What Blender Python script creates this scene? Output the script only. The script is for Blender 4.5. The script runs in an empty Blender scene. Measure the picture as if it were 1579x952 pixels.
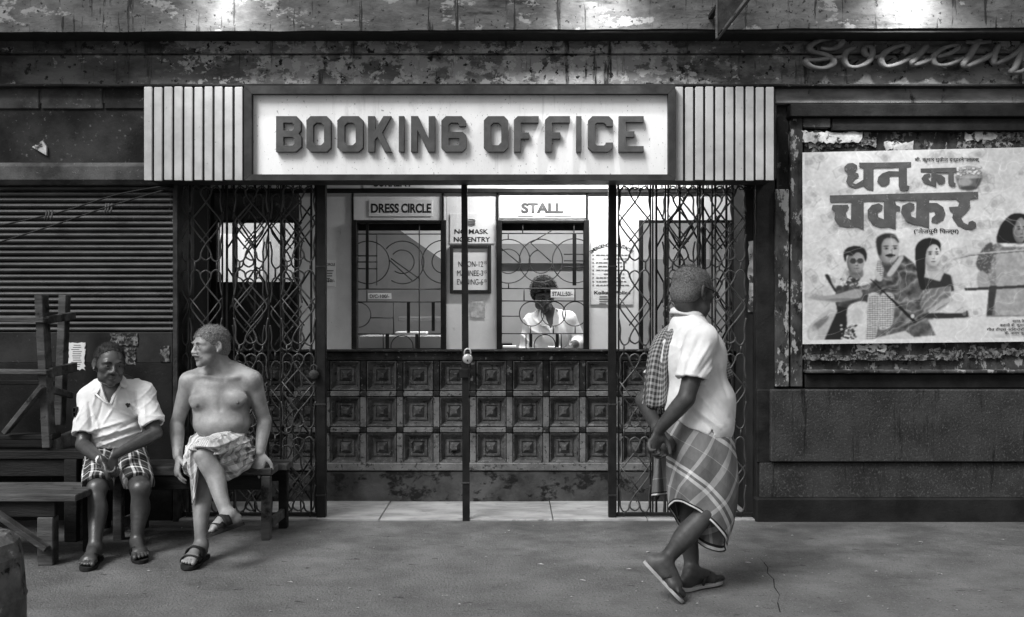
import bpy, bmesh, math, random
import numpy as np
from mathutils import Vector, Matrix, noise as mnoise
R = math.radians
scene = bpy.context.scene
COL = scene.collection
random.seed(7)

# ---------------------------------------------------------------- camera, sky, sun
EYE = 1.44            # camera height above the street
DIST = 6.61           # camera to the facade wall (which stands on y = 0)
FOC, CX, CY = 1500.0, 789.5, 476.0
cam = bpy.data.cameras.new('camera')
cam.sensor_width = 36.0
cam.lens = 36.0 * FOC / 1579.0
cam.clip_end = 500
cam_ob = bpy.data.objects.new('camera', cam)
COL.objects.link(cam_ob)
cam_ob.location = (0, -DIST, EYE)
cam_ob.rotation_euler = (R(90), 0, 0)
scene.camera = cam_ob

SUN_EL, SUN_AZ = R(48), R(222)       # compass style: 180 = behind the camera
world = bpy.data.worlds.new('World')
scene.world = world
world.use_nodes = True
wn = world.node_tree
bg = wn.nodes['Background']
sky = wn.nodes.new('ShaderNodeTexSky')
sky.sky_type = 'NISHITA'
sky.sun_disc = False
sky.sun_elevation = SUN_EL
sky.sun_rotation = SUN_AZ
sky.dust_density = 4.0
bw = wn.nodes.new('ShaderNodeRGBToBW')    # the photograph is black and white
wn.links.new(sky.outputs[0], bw.inputs[0])
wn.links.new(bw.outputs[0], bg.inputs[0])
bg.inputs[1].default_value = 0.055

sun = bpy.data.lights.new('sun', 'SUN')
sun.energy = 1.5
sun.angle = R(24)
sun_ob = bpy.data.objects.new('sun', sun)
COL.objects.link(sun_ob)
sdir = Vector((math.sin(SUN_AZ) * math.cos(SUN_EL), math.cos(SUN_AZ) * math.cos(SUN_EL), math.sin(SUN_EL)))
sun_ob.rotation_euler = sdir.to_track_quat('Z', 'Y').to_euler()
sun_ob.location = sdir * 30

vs = scene.view_settings
vs.view_transform = 'Standard'
vs.look = 'None'
vs.exposure = 1.12
vs.gamma = 1.0
scene.cycles.max_bounces = 6
scene.cycles.diffuse_bounces = 3
scene.cycles.use_denoising = True

# ---------------------------------------------------------------- measuring
def X(px, d): return (px - CX) * d / FOC
def Z(py, d): return EYE - (py - CY) * d / FOC
def P(px, py, d): return Vector((X(px, d), d - DIST, Z(py, d)))

# ---------------------------------------------------------------- materials (all greys)
MATS = {}
def node(nt, kind, **kw):
    n = nt.nodes.new(kind)
    for k, v in kw.items(): setattr(n, k, v)
    return n
def g4(v): return (v, v, v, 1)

def mat(name, lo, hi=None, scale=6, detail=8, rough=.8, bump=.25, bscale=50, stretch=(1, 1, 1), layers=(), metal=0.0, spec=.14, contrast=.24, bdist=.01, attr=None):
    """Procedural grey paint / plaster / cloth. layers: (value, scale, threshold, softness, stretch[, xmask])"""
    if name in MATS: return MATS[name]
    hi = lo if hi is None else hi
    m = bpy.data.materials.new(name); m.use_nodes = True
    nt = m.node_tree; b = nt.nodes['Principled BSDF']
    b.inputs['Roughness'].default_value = rough
    b.inputs['Metallic'].default_value = metal
    b.inputs['Specular IOR Level'].default_value = spec
    geo = node(nt, 'ShaderNodeNewGeometry')
    def mapped(st):
        if tuple(st) == (1, 1, 1): return geo.outputs['Position']
        mp = node(nt, 'ShaderNodeMapping'); mp.inputs['Scale'].default_value = st
        nt.links.new(geo.outputs['Position'], mp.inputs['Vector']); return mp.outputs[0]
    def noise(sc, st, det=detail, ro=.62):
        n = node(nt, 'ShaderNodeTexNoise'); n.inputs['Scale'].default_value = sc
        n.inputs['Detail'].default_value = det; n.inputs['Roughness'].default_value = ro
        nt.links.new(mapped(st), n.inputs['Vector']); return n.outputs['Fac']
    rp = node(nt, 'ShaderNodeValToRGB')
    rp.color_ramp.elements[0].position = .5 - contrast / 2; rp.color_ramp.elements[1].position = .5 + contrast / 2
    rp.color_ramp.elements[0].color = g4(lo); rp.color_ramp.elements[1].color = g4(hi)
    nt.links.new(noise(scale, stretch), rp.inputs[0])
    col = rp.outputs[0]; mask_h = None
    for L in layers:
        val, sc, th, soft, st = L[:5]; th = .5 + (th - .5) * .68; soft = soft * .8
        f = noise(sc, st, 10, .68)
        if len(L) > 5:
            sep = node(nt, 'ShaderNodeSeparateXYZ'); nt.links.new(geo.outputs['Position'], sep.inputs[0])
            mr = node(nt, 'ShaderNodeMapRange'); mr.inputs['From Min'].default_value = -4; mr.inputs['From Max'].default_value = 4
            nt.links.new(sep.outputs['XYZ'.index(L[6]) if len(L) > 6 else 0], mr.inputs['Value'])
            xr = node(nt, 'ShaderNodeValToRGB'); els = xr.color_ramp.elements
            for i, (x, w) in enumerate(L[5]):
                e = els[i] if i < 2 else els.new((x + 4) / 8)
                e.position = (x + 4) / 8; e.color = g4(w)
            nt.links.new(mr.outputs[0], xr.inputs[0])
            ma = node(nt, 'ShaderNodeMath', operation='MULTIPLY_ADD')
            nt.links.new(xr.outputs[0], ma.inputs[0]); ma.inputs[1].default_value = .3; nt.links.new(f, ma.inputs[2])
            sb = node(nt, 'ShaderNodeMath', operation='SUBTRACT'); nt.links.new(ma.outputs[0], sb.inputs[0]); sb.inputs[1].default_value = .15
            f = sb.outputs[0]
        r2 = node(nt, 'ShaderNodeValToRGB'); r2.color_ramp.elements[0].position = th; r2.color_ramp.elements[1].position = min(1, th + soft)
        nt.links.new(f, r2.inputs[0])
        mx = node(nt, 'ShaderNodeMix', data_type='RGBA'); nt.links.new(r2.outputs[0], mx.inputs[0])
        nt.links.new(col, mx.inputs[6]); mx.inputs[7].default_value = g4(val)
        col = mx.outputs[2]; mask_h = r2.outputs[0]
    if attr:                                   # per-vertex tone over the base colour (lips, nipples, stubble, painted skin highlights)
        at = node(nt, 'ShaderNodeAttribute', attribute_name=attr)
        mx = node(nt, 'ShaderNodeMix', data_type='RGBA', blend_type='MULTIPLY'); mx.inputs[0].default_value = 1
        nt.links.new(col, mx.inputs[6]); nt.links.new(at.outputs['Color'], mx.inputs[7]); col = mx.outputs[2]
    nt.links.new(col, b.inputs['Base Color'])
    if bump:
        bn = node(nt, 'ShaderNodeBump'); bn.inputs['Strength'].default_value = bump; bn.inputs['Distance'].default_value = bdist
        h = noise(bscale, stretch, 6, .6)
        if mask_h is not None:
            ad = node(nt, 'ShaderNodeMath', operation='ADD'); nt.links.new(h, ad.inputs[0]); nt.links.new(mask_h, ad.inputs[1]); h = ad.outputs[0]
        nt.links.new(h, bn.inputs['Height']); nt.links.new(bn.outputs[0], b.inputs['Normal'])
    MATS[name] = m
    return m

def emit_mat(name, strength):
    m = bpy.data.materials.new(name); m.use_nodes = True
    nt = m.node_tree; nt.nodes.remove(nt.nodes['Principled BSDF'])
    e = node(nt, 'ShaderNodeEmission'); e.inputs[1].default_value = strength
    nt.links.new(e.outputs[0], nt.nodes['Material Output'].inputs[0]); return m

def glass_mat(name):
    m = bpy.data.materials.new(name); m.use_nodes = True
    nt = m.node_tree; nt.nodes.remove(nt.nodes['Principled BSDF'])
    t = node(nt, 'ShaderNodeBsdfTransparent'); gl = node(nt, 'ShaderNodeBsdfGlossy'); gl.inputs['Roughness'].default_value = .02
    lw = node(nt, 'ShaderNodeLayerWeight'); lw.inputs[0].default_value = .25
    ns = node(nt, 'ShaderNodeTexNoise'); ns.inputs['Scale'].default_value = 3
    mx = node(nt, 'ShaderNodeMixShader')
    mt = node(nt, 'ShaderNodeMath', operation='MULTIPLY_ADD'); nt.links.new(ns.outputs[0], mt.inputs[0]); mt.inputs[1].default_value = .1
    nt.links.new(lw.outputs['Fresnel'], mt.inputs[2])
    nt.links.new(mt.outputs[0], mx.inputs[0]); nt.links.new(t.outputs[0], mx.inputs[1]); nt.links.new(gl.outputs[0], mx.inputs[2])
    nt.links.new(mx.outputs[0], nt.nodes['Material Output'].inputs[0]); return m

M = dict(
    plaster=mat('ledge_plaster', .075, .14, 9, rough=.9, bump=.6, bscale=30, stretch=(.7, 1, 1.3), layers=[(.04, 5, .60, .10, (.4, 1, 2.2)), (.26, 5, .60, .04, (.8, 1, 1.5)), (.025, 34, .64, .04, (1, 1, 1)), (.03, 3, .63, .04, (6, 1, .5))]),
    frieze=mat('peeling_frieze_paint', .035, .13, 2.2, rough=.85, bump=.5, bscale=45, stretch=(1, 1, 2.2), layers=[
        (.19, 4, .53, .16, (1, 1, 2.4), [(-3.6, .25), (-2.3, .5), (-1.4, .72), (1.2, .72), (1.6, .45), (2.0, .95), (3.4, .95)]),  # pale tone at centre and right also paints in lamp light
        (.29, 4.2, .55, .04, (1, 1, 1.5), [(-3.6, .12), (-2.45, .2), (-2.2, .64), (-1.85, .45), (-1.45, .70), (-.9, .60), (-.3, .62), (.2, .70), (.9, .68), (1.3, .35), (2, .15), (3.2, .2), (3.45, .9)]),
        (.40, 13, .58, .03, (1, 1, 1.3), [(-3.6, .2), (-2.4, .3), (-2.1, .64), (-1.8, .4), (-1.4, .62), (-.8, .5), (.1, .64), (.9, .62), (1.4, .25), (3.2, .3)]),
        (.02, 17, .63, .03, (1, 1, 1)), (.03, 3, .62, .1, (5, 1, .6))]),
    wall=mat('dark_painted_wall', .012, .042, 2.5, rough=.88, bump=.45, bscale=70, layers=[(.10, 26, .66, .05, (1, 1, 1)), (.015, 4, .62, .15, (1, 1, 1))]),
    wall_light=mat('worn_painted_block', .035, .10, 4, rough=.88, bump=.45, bscale=70, layers=[(.15, 30, .66, .05, (1, 1, 1))]),
    under=mat('shutter_skirt_paint', .016, .036, 3, rough=.8, bump=.3, bscale=60, layers=[(.09, 30, .7, .03, (1, 1, 1))]),
    under_dark=mat('lower_wall_paint', .008, .020, 3, rough=.8, bump=.3, bscale=60, layers=[(.06, 34, .71, .03, (1, 1, 1))]),
    shutter=mat('shutter_steel', .022, .048, 5, rough=.55, bump=.2, bscale=90, spec=.5, stretch=(1, 1, 3), layers=[(.02, 5, .60, .1, (1, 1, 2))]),
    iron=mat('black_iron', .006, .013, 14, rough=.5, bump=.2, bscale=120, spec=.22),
    iron_worn=mat('worn_iron', .012, .04, 14, rough=.55, bump=.25, bscale=110, spec=.25),
    fin=mat('fin_paint', .35, .47, 5, rough=.7, bump=.12, bscale=120, layers=[(.14, 60, .70, .02, (1, 1, .6)), (.38, 3, .66, .2, (1, 1, .4))]),
    signboard=mat('sign_white', .74, .86, 3, rough=.65, bump=.12, bscale=120, stretch=(1, 1, .35), layers=[(.20, 70, .70, .02, (1, 1, .8)), (.60, 7, .62, .15, (2.5, 1, .22)), (.40, 2, .66, .2, (1, 1, .5))]),
    signframe=mat('sign_frame_paint', .025, .05, 6, rough=.6, bump=.15),
    letter=mat('sign_letter_paint', .065, .10, 9, rough=.7, bump=.2, bscale=90),
    society=mat('script_letter_paint', .13, .21, 9, rough=.7, bump=.3, bscale=80, spec=.1),
    white=mat('lobby_white_paint', .66, .78, 4, rough=.6, bump=.1, bscale=60, layers=[(.42, 8, .69, .08, (1, 1, .6)), (.2, 60, .76, .02, (1, 1, 1))]),
    office=mat('office_wall', .36, .42, 3, rough=.8, bump=.1),
    office_dark=mat('office_soffit', .15, .19, 3, rough=.8, bump=.1),
    office_light=mat('office_bright_wall', .68, .78, 3, rough=.8, bump=.1),
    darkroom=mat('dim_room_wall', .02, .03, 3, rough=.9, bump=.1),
    wood_dark=mat('counter_wood', .008, .03, 9, rough=.6, bump=.35, bscale=60, layers=[(.12, 22, .63, .05, (1, 1, 1)), (.008, 12, .62, .08, (1, 1, 1))]),
    wood_rail=mat('counter_rail_wood', .10, .18, 7, rough=.65, bump=.35, bscale=60, layers=[(.03, 30, .60, .06, (1, 1, 1)), (.20, 50, .62, .05, (1, 1, 1))]),
    wood_boss=mat('counter_boss_wood', .045, .105, 10, rough=.6, bump=.35, bscale=60, layers=[(.15, 42, .58, .08, (1, 1, 1)), (.015, 26, .62, .06, (1, 1, 1))]),
    plinth=mat('plinth_render', .035, .085, 4, rough=.9, bump=.6, bscale=35, layers=[(.015, 6, .56, .08, (1, 1, 1.3))]),
    marble=mat('marble_slab', .20, .36, 3, rough=.5, bump=.15, bscale=40, layers=[(.16, 7, .60, .1, (1, 2, 1))], stretch=(1, 2.5, 1)),
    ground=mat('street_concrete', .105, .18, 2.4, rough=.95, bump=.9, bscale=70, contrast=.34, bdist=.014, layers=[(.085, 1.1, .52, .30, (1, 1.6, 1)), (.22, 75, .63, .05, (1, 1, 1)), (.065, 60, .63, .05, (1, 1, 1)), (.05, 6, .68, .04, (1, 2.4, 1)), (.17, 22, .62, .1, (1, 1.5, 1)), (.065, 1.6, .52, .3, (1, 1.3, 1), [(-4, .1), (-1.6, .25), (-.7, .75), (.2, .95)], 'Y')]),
    dado=mat('granite_chip_dado', .022, .042, 4, rough=.8, bump=.55, bscale=75, bdist=.014, layers=[(.075, 80, .56, .10, (1, 1, .7)), (.035, 9, .60, .15, (1, 1, .3)), (.008, 6, .6, .15, (2.5, 1, .25))]),
    lintel=mat('weathered_lit_lintel', .13, .26, 6, rough=.88, bump=.45, bscale=60, stretch=(.6, 1, 1.5), layers=[(.03, 9, .62, .1, (1, 1, .5)), (.2, 40, .66, .05, (1, 1, 1))]),  # weathered band, its base raised to paint in lamp light
    plinth_dark=mat('dark_plinth', .008, .018, 4, rough=.8, bump=.5, bscale=60),
    board=mat('notice_board_wood', .008, .02, 6, rough=.6, bump=.3),
    post=mat('peeling_post', .02, .07, 7, rough=.85, bump=.6, bscale=40, stretch=(1, 1, .6), layers=[(.26, 16, .58, .04, (1, 1, .5)), (.015, 11, .62, .04, (1, 1, .7))]),
    paper=mat('poster_paper', .50, .66, 4, rough=.6, bump=.5, bscale=8, bdist=.01, layers=[(.36, 9, .60, .06, (1, 1, 1)), (.30, 30, .66, .03, (1, 1, 1)), (.74, 3, .62, .1, (1, 1, 1))]),
    paper_white=mat('white_paper', .66, .75, 5, rough=.7, bump=.15, layers=[(.4, 20, .7, .05, (1, 1, 1))]),
    scrap=mat('torn_paper', .22, .62, 9, rough=.9, bump=.5, bscale=30, layers=[(.05, 16, .56, .05, (1, 1, 1))]),
    scrap_dim=mat('old_torn_paper', .04, .22, 26, rough=.9, bump=.5, bscale=30, layers=[(.02, 40, .50, .04, (1, 1, 1))]),
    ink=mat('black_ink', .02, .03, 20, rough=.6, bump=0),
    ink_mid=mat('faded_ink', .06, .09, 20, rough=.6, bump=0),
    ink_grey=mat('grey_ink', .13, .19, 20, rough=.6, bump=0),
    wood=mat('old_bench_wood', .035, .095, 5, rough=.7, bump=.5, bscale=40, stretch=(.5, 3, 3), layers=[(.12, 18, .68, .06, (.3, 3, 3)), (.012, 5, .62, .1, (1, 1, 1))]),
    wood_d=mat('dark_bench_wood', .008, .02, 5, rough=.7, bump=.5, bscale=40, stretch=(.5, 3, 3)),
    stone=mat('bollard_stone', .08, .18, 9, rough=.7, bump=.7, bscale=30, layers=[(.30, 18, .66, .06, (1, 1, 1)), (.02, 12, .6, .06, (1, 1, 1))]),
    brass=mat('padlock_metal', .42, .6, 20, rough=.35, bump=.1, metal=.6),
    tin=mat('galvanised_steel', .05, .10, 8, rough=.6, bump=.2),
    wire=mat('cable_rubber', .012, .02, 8, rough=.6, bump=0),
)
GLASS = glass_mat('window_glass')

# ---------------------------------------------------------------- mesh builder
class MB:
    def __init__(s): s.v = []; s.f = []; s.sm = []
    def add(s, verts, faces, smooth=False, c=None):
        n = len(s.v)
        vs_ = [Vector(v) for v in verts]
        if c is not None:
            c = Vector(c); out = []
            for f in faces:
                ctr = sum((vs_[i] for i in f), Vector()) / len(f)
                nn = (vs_[f[1]] - vs_[f[0]]).cross(vs_[f[2]] - vs_[f[1]])
                out.append(f if nn.dot(ctr - c) >= 0 else f[::-1])
            faces = out
        s.v += vs_
        for f in faces: s.f.append(tuple(i + n for i in f)); s.sm.append(smooth)
        return s
    def box(s, x0, x1, y0, y1, z0, z1, c=0.0):
        x0, x1 = sorted((x0, x1)); y0, y1 = sorted((y0, y1)); z0, z1 = sorted((z0, z1))
        ctr = Vector(((x0 + x1) / 2, (y0 + y1) / 2, (z0 + z1) / 2))
        return s.obox(ctr, Vector((x1 - x0, 0, 0)) / 2, Vector((0, y1 - y0, 0)) / 2, Vector((0, 0, z1 - z0)) / 2, c)
    def obox(s, ctr, ax, ay, az, c=0.0):
        ctr = Vector(ctr)
        if c <= 0:
            vs_ = [ctr + ax * i + ay * j + az * k for i in (-1, 1) for j in (-1, 1) for k in (-1, 1)]
            fs = [(0, 1, 3, 2), (4, 6, 7, 5), (0, 4, 5, 1), (2, 3, 7, 6), (0, 2, 6, 4), (1, 5, 7, 3)]
            return s.add(vs_, fs, False, ctr)
        A = [ax, ay, az]; L = [max(a.length, 1e-6) for a in A]
        U = [A[i] / L[i] for i in range(3)]; c = min(c, min(L) * .6)
        vs_ = []; idx = {}
        for sx in (-1, 1):
            for sy in (-1, 1):
                for sz in (-1, 1):
                    sg = (sx, sy, sz)
                    for a in range(3):
                        p = ctr.copy()
                        for b in range(3): p = p + U[b] * sg[b] * (L[b] - (0 if a == b else c))
                        idx[(sg, a)] = len(vs_); vs_.append(p)
        fs = []
        for a in range(3):
            b, d = [i for i in range(3) if i != a]
            for sa in (-1, 1):
                q = []
                for sb, sd in ((-1, -1), (1, -1), (1, 1), (-1, 1)):
                    sg = [0, 0, 0]; sg[a] = sa; sg[b] = sb; sg[d] = sd; q.append(idx[(tuple(sg), a)])
                fs.append(tuple(q))
            for sb in (-1, 1):
                for sd in (-1, 1):
                    s0 = [0, 0, 0]; s0[b] = sb; s0[d] = sd; s0[a] = -1; s1 = list(s0); s1[a] = 1
                    s0, s1 = tuple(s0), tuple(s1)
                    fs.append((idx[(s0, b)], idx[(s1, b)], idx[(s1, d)], idx[(s0, d)]))
        for sx in (-1, 1):
            for sy in (-1, 1):
                for sz in (-1, 1): fs.append(tuple(idx[((sx, sy, sz), a)] for a in range(3)))
        return s.add(vs_, fs, False, ctr)
    def beam(s, a, b, w, t, up=(0, 0, 1), c=0.004):
        a, b = Vector(a), Vector(b); d = b - a; up = Vector(up)
        side = d.cross(up).normalized(); u2 = side.cross(d).normalized()
        return s.obox((a + b) / 2, d / 2, side * w / 2, u2 * t / 2, c)
    def tube(s, pts, r, n=6, closed=False, flat=None, caps=True, smooth=True):
        pts = [Vector(p) for p in pts]; m = len(pts)
        rr = r if isinstance(r, (list, tuple)) else [r] * m
        base = len(s.v); prev = None
        for i, p in enumerate(pts):
            if closed: t = pts[(i + 1) % m] - pts[i - 1]
            else: t = pts[min(i + 1, m - 1)] - pts[max(i - 1, 0)]
            t.normalize()
            if prev is None:
                ref = Vector((0, 1, 0)) if abs(t.y) < .9 else Vector((1, 0, 0))
                u = t.cross(ref).normalized()
            else:
                u = (prev - t * prev.dot(t)).normalized()
            prev = u; w = t.cross(u)
            for k in range(n):
                a = 2 * math.pi * k / n
                s.v.append(p + (u * math.cos(a) + w * math.sin(a) * (flat or 1)) * rr[i])
        for i in range(m if closed else m - 1):
            j = (i + 1) % m
            for k in range(n):
                k2 = (k + 1) % n
                s.f.append((base + i * n + k, base + i * n + k2, base + j * n + k2, base + j * n + k)); s.sm.append(smooth)
        if caps and not closed:
            s.f.append(tuple(base + k for k in reversed(range(n)))); s.sm.append(False)
            s.f.append(tuple(base + (m - 1) * n + k for k in range(n))); s.sm.append(False)
        return s
    def ring(s, ctr, r, tr, a0=0, a1=360, n=28, sides=5):
        ctr = Vector(ctr); full = abs(a1 - a0) >= 360
        k = max(3, int(n * abs(a1 - a0) / 360))
        pts = [ctr + Vector((r * math.cos(R(a0 + (a1 - a0) * i / k)), 0, r * math.sin(R(a0 + (a1 - a0) * i / k)))) for i in range(k if full else k + 1)]
        return s.tube(pts, tr, sides, closed=full)
    def lathe(s, ctr, prof, n=24, smooth=True, jitter=0):
        ctr = Vector(ctr); base = len(s.v)
        for (r, z) in prof:
            for k in range(n):
                a = 2 * math.pi * k / n
                j = 1 + jitter * math.sin(a * 3 + z * 20)
                s.v.append(ctr + Vector((r * j * math.cos(a), r * j * math.sin(a), z)))
        for i in range(len(prof) - 1):
            for k in range(n):
                k2 = (k + 1) % n
                s.f.append((base + i * n + k, base + i * n + k2, base + (i + 1) * n + k2, base + (i + 1) * n + k)); s.sm.append(smooth)
        s.f.append(tuple(base + k for k in reversed(range(n)))); s.sm.append(False)
        s.f.append(tuple(base + (len(prof) - 1) * n + k for k in range(n))); s.sm.append(False)
        return s
    def prism(s, poly, y0, y1):
        """poly: (x, z) outline, extruded along y"""
        n = len(poly)
        area = sum(poly[i][0] * poly[(i + 1) % n][1] - poly[(i + 1) % n][0] * poly[i][1] for i in range(n))
        if area < 0: poly = poly[::-1]
        y0, y1 = min(y0, y1), max(y0, y1)
        b = len(s.v)
        for y in (y0, y1):
            for (x, z) in poly: s.v.append(Vector((x, y, z)))
        s.f.append(tuple(b + i for i in range(n))); s.sm.append(False)
        s.f.append(tuple(b + n + i for i in reversed(range(n)))); s.sm.append(False)
        for i in range(n):
            j = (i + 1) % n
            s.f.append((b + j, b + i, b + n + i, b + n + j)); s.sm.append(False)
        return s
    def grid(s, fn, nu, nv, smooth=True, closed_u=False):
        b = len(s.v)
        for j in range(nv + 1):
            for i in range(nu + (0 if closed_u else 1)): s.v.append(Vector(fn(i / nu, j / nv)))
        w = nu if closed_u else nu + 1
        for j in range(nv):
            for i in range(nu):
                i2 = (i + 1) % w
                s.f.append((b + j * w + i, b + j * w + i2, b + (j + 1) * w + i2, b + (j + 1) * w + i)); s.sm.append(smooth)
        return s
    def mesh(s, name, off=Vector()):
        me = bpy.data.meshes.new(name)
        me.from_pydata([tuple(v - off) for v in s.v], [], s.f)
        me.polygons.foreach_set('use_smooth', s.sm)
        me.update(); return me

def wloc(root):
    v = Vector()
    while root is not None: v += root.location; root = root.parent
    return v
def tag(o, label=None, cat=None, group=None, kind=None):
    if label: o['label'] = label
    if cat: o['category'] = cat
    if group: o['group'] = group
    if kind: o['kind'] = kind
    return o
def thing(name, label, cat, loc=(0, 0, 0), group=None):
    o = bpy.data.objects.new(name, None); o.empty_display_size = .1
    COL.objects.link(o); o.location = loc
    return tag(o, label, cat, group)
def part(name, mb, m, root=None, label=None):
    me = mb.mesh(name, wloc(root)) if isinstance(mb, MB) else mb
    me.materials.clear(); me.materials.append(m)
    o = bpy.data.objects.new(name, me); COL.objects.link(o); o.parent = root
    if label: o['label'] = label
    return o
def solo(name, mb, m, label, cat, base, group=None):
    """a thing that is one mesh, its origin at its base"""
    base = Vector(base); me = mb.mesh(name, base); me.materials.append(m)
    o = bpy.data.objects.new(name, me); COL.objects.link(o); o.location = base
    return tag(o, label, cat, group)
def structure(name, mb, m):
    return tag(part(name, mb, m), kind='structure')
def dup(o, loc=None, label=None):
    c = o.copy(); COL.objects.link(c)
    if loc is not None: c.location = loc
    if label: c['label'] = label
    for ch in list(o.children):
        k = dup(ch); k.parent = c
    return c

def curve_mesh(name, loops, extrude, bevel=0.0, offset=0.0):
    """filled 2D outlines (x, z), standing in the xz plane and facing -y; thickness 2*extrude"""
    cu = bpy.data.curves.new(name, 'CURVE'); cu.dimensions = '2D'; cu.fill_mode = 'BOTH'; cu.extrude = extrude; cu.bevel_depth = bevel; cu.bevel_resolution = 1; cu.offset = offset
    for lp in loops:
        sp = cu.splines.new('POLY'); sp.points.add(len(lp) - 1); sp.use_cyclic_u = True
        for i, (x, z) in enumerate(lp): sp.points[i].co = (x, z, 0, 1)
    return curve_to_mesh(name, cu)
def curve_to_mesh(name, cu):
    ob = bpy.data.objects.new(name, cu); COL.objects.link(ob)
    dg = bpy.context.evaluated_depsgraph_get()
    me = bpy.data.meshes.new_from_object(ob.evaluated_get(dg))
    bpy.data.objects.remove(ob); bpy.data.curves.remove(cu)
    me.transform(Matrix.Rotation(R(90), 4, 'X'))
    me.name = name
    return me
def text_mesh(name, body, height, extrude=.0006, offset=0.0, width=None, align='CENTER', shear=0.0, spacing=1.0):
    cu = bpy.data.curves.new(name, 'FONT'); cu.body = body; cu.align_x = align; cu.extrude = 0; cu.offset = offset; cu.shear = shear; cu.space_character = spacing; cu.resolution_u = 4
    cu.size = 1.0
    me = curve_to_mesh(name, cu)
    co = np.empty(len(me.vertices) * 3, np.float32); me.vertices.foreach_get('co', co); co = co.reshape(-1, 3)
    if len(co):
        mn, mx = co.min(0), co.max(0)
        sz = height / max(mx[2] - mn[2], 1e-6)
        sx = sz if width is None else width / max(mx[0] - mn[0], 1e-6)
        co[:, 0] = (co[:, 0] - (mn[0] + mx[0]) / 2) * sx
        co[:, 2] = (co[:, 2] - (mn[2] + mx[2]) / 2) * sz
        me.vertices.foreach_set('co', co.ravel()); me.update()
    return me
def text_part(name, body, ctr, height, m, root, width=None, offset=0.0, shear=0.0, label=None):
    me = text_mesh(name, body, height, offset=offset, width=width, shear=shear)
    o = part(name, me, m, root, label); o.location = Vector(ctr) - wloc(root); return o
def ragged(x0, x1, z0, z1, step=.02, amp=.012, rnd=random):
    pts = []
    def edge(a, b):
        n = max(2, int((Vector(b) - Vector(a)).length / step))
        for i in range(n):
            t = i / n
            pts.append((a[0] + (b[0] - a[0]) * t + rnd.uniform(-amp, amp), a[1] + (b[1] - a[1]) * t + rnd.uniform(-amp, amp)))
    edge((x0, z0), (x1, z0)); edge((x1, z0), (x1, z1)); edge((x1, z1), (x0, z1)); edge((x0, z1), (x0, z0))
    return pts
def spline(pts, n=6, closed=False):
    """Catmull-Rom through the points (any dimension)"""
    pts = [np.array(p, float) for p in pts]; m = len(pts); out = []
    rng = range(m if closed else m - 1)
    for i in rng:
        g = lambda k: pts[k % m] if closed else pts[max(0, min(m - 1, k))]
        a, b, c, d = g(i - 1), g(i), g(i + 1), g(i + 2)
        for j in range(n):
            t = j / n
            out.append(.5 * ((2 * b) + (-a + c) * t + (2 * a - 5 * b + 4 * c - d) * t * t + (-a + 3 * b - 3 * c + d) * t ** 3))
    if not closed: out.append(pts[-1])
    return out
# ================================================================ SETTING
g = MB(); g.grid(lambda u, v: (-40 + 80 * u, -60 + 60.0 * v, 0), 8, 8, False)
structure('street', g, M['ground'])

# ---------------------------------------------------------------- the cinema front
FACADE = thing('cinema_facade', 'dark weathered old cinema front with peeling painted frieze and projecting ledge', 'building', (0, 0, 0))
XL, XR = -5.2, 5.2
def bpart(name, m, *boxes, c=.006, label=None):
    b = MB()
    for q in boxes: b.box(*q, c=c)
    return part(name, b, M[m], FACADE, label)
# ledge fascia at the very top, its shadow gap, the frieze in two fields
dL = DIST - .30
b = MB(); zb = Z(46.5, dL)
xs = np.linspace(XL, XR, 60)
rnd = random.Random(3)
bot = [(x, zb + (x + .2) * .0045 + rnd.uniform(-.004, .004)) for x in xs]
b.prism(bot + [(XR, 4.1), (XL, 4.1)], -.30, .3)
part('ledge', b, M['plaster'], FACADE, 'lamp lit plaster ledge with stains and cracks')
bpart('ledge_shade_strip', 'ink', (XL, XR, -.285, -.09, zb - .016, zb + .03))  # black strip paints the shade under the ledge
bpart('frieze_moulding', 'frieze', (XL, XR, -.085, .3, Z(82, 6.53), 3.36))
bpart('frieze', 'frieze', (XL, XR, -.05, .3, Z(131, 6.56), Z(82, 6.53) - .004))
bpart('string_course', 'wall', (XL, XR, -.075, .3, Z(133.5, 6.535), Z(130.5, 6.56)))
bpart('lintel', 'wall_light', (XL, X(1196, 6.6), 0, .3, Z(160, 6.61), Z(134, 6.61)))
bpart('lintel', 'lintel', (X(1196.5, 6.6), XR, -.004, .3, Z(160, 6.61), Z(134, 6.61)), label='weathered lintel over the notice board, lamp light painted into its tone')
# left: painted blocks, dark panel, shutter hood
for (a, c_, m) in ((-80, 60, 'wall_light'), (64, 158, 'wall_light'), (161, 226, 'wall')):
    bpart('block', m, (X(a, 6.6), X(c_, 6.6), -.012, .02, Z(168, 6.6), Z(135.5, 6.6)))
bpart('upper_wall', 'wall', (XL, X(226, 6.61), .004, .3, Z(252, 6.61), Z(160, 6.61) - .002))
bpart('shutter_hood', 'wall_light', (XL, X(268, 6.55), -.05, .3, Z(284, 6.56), Z(250, 6.56)), c=.03)
# left: wall below the shutter (upper pale field, lower dark field) and its jamb
bpart('skirt_wall', 'under', (XL, X(266, 6.61), 0, .3, Z(560, 6.61), Z(513, 6.61)), c=.003)
bpart('lower_wall', 'under_dark', (XL, X(266, 6.61), -.004, .3, -.02, Z(560.5, 6.61)), c=.003)
bpart('jamb', 'iron_worn', (X(266, 6.57), X(274.5, 6.57), -.04, .3, -.02, 2.33))
bpart('wall_core', 'wall', (XL, -2.31, .12, .3, -.02, 2.5))
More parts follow.
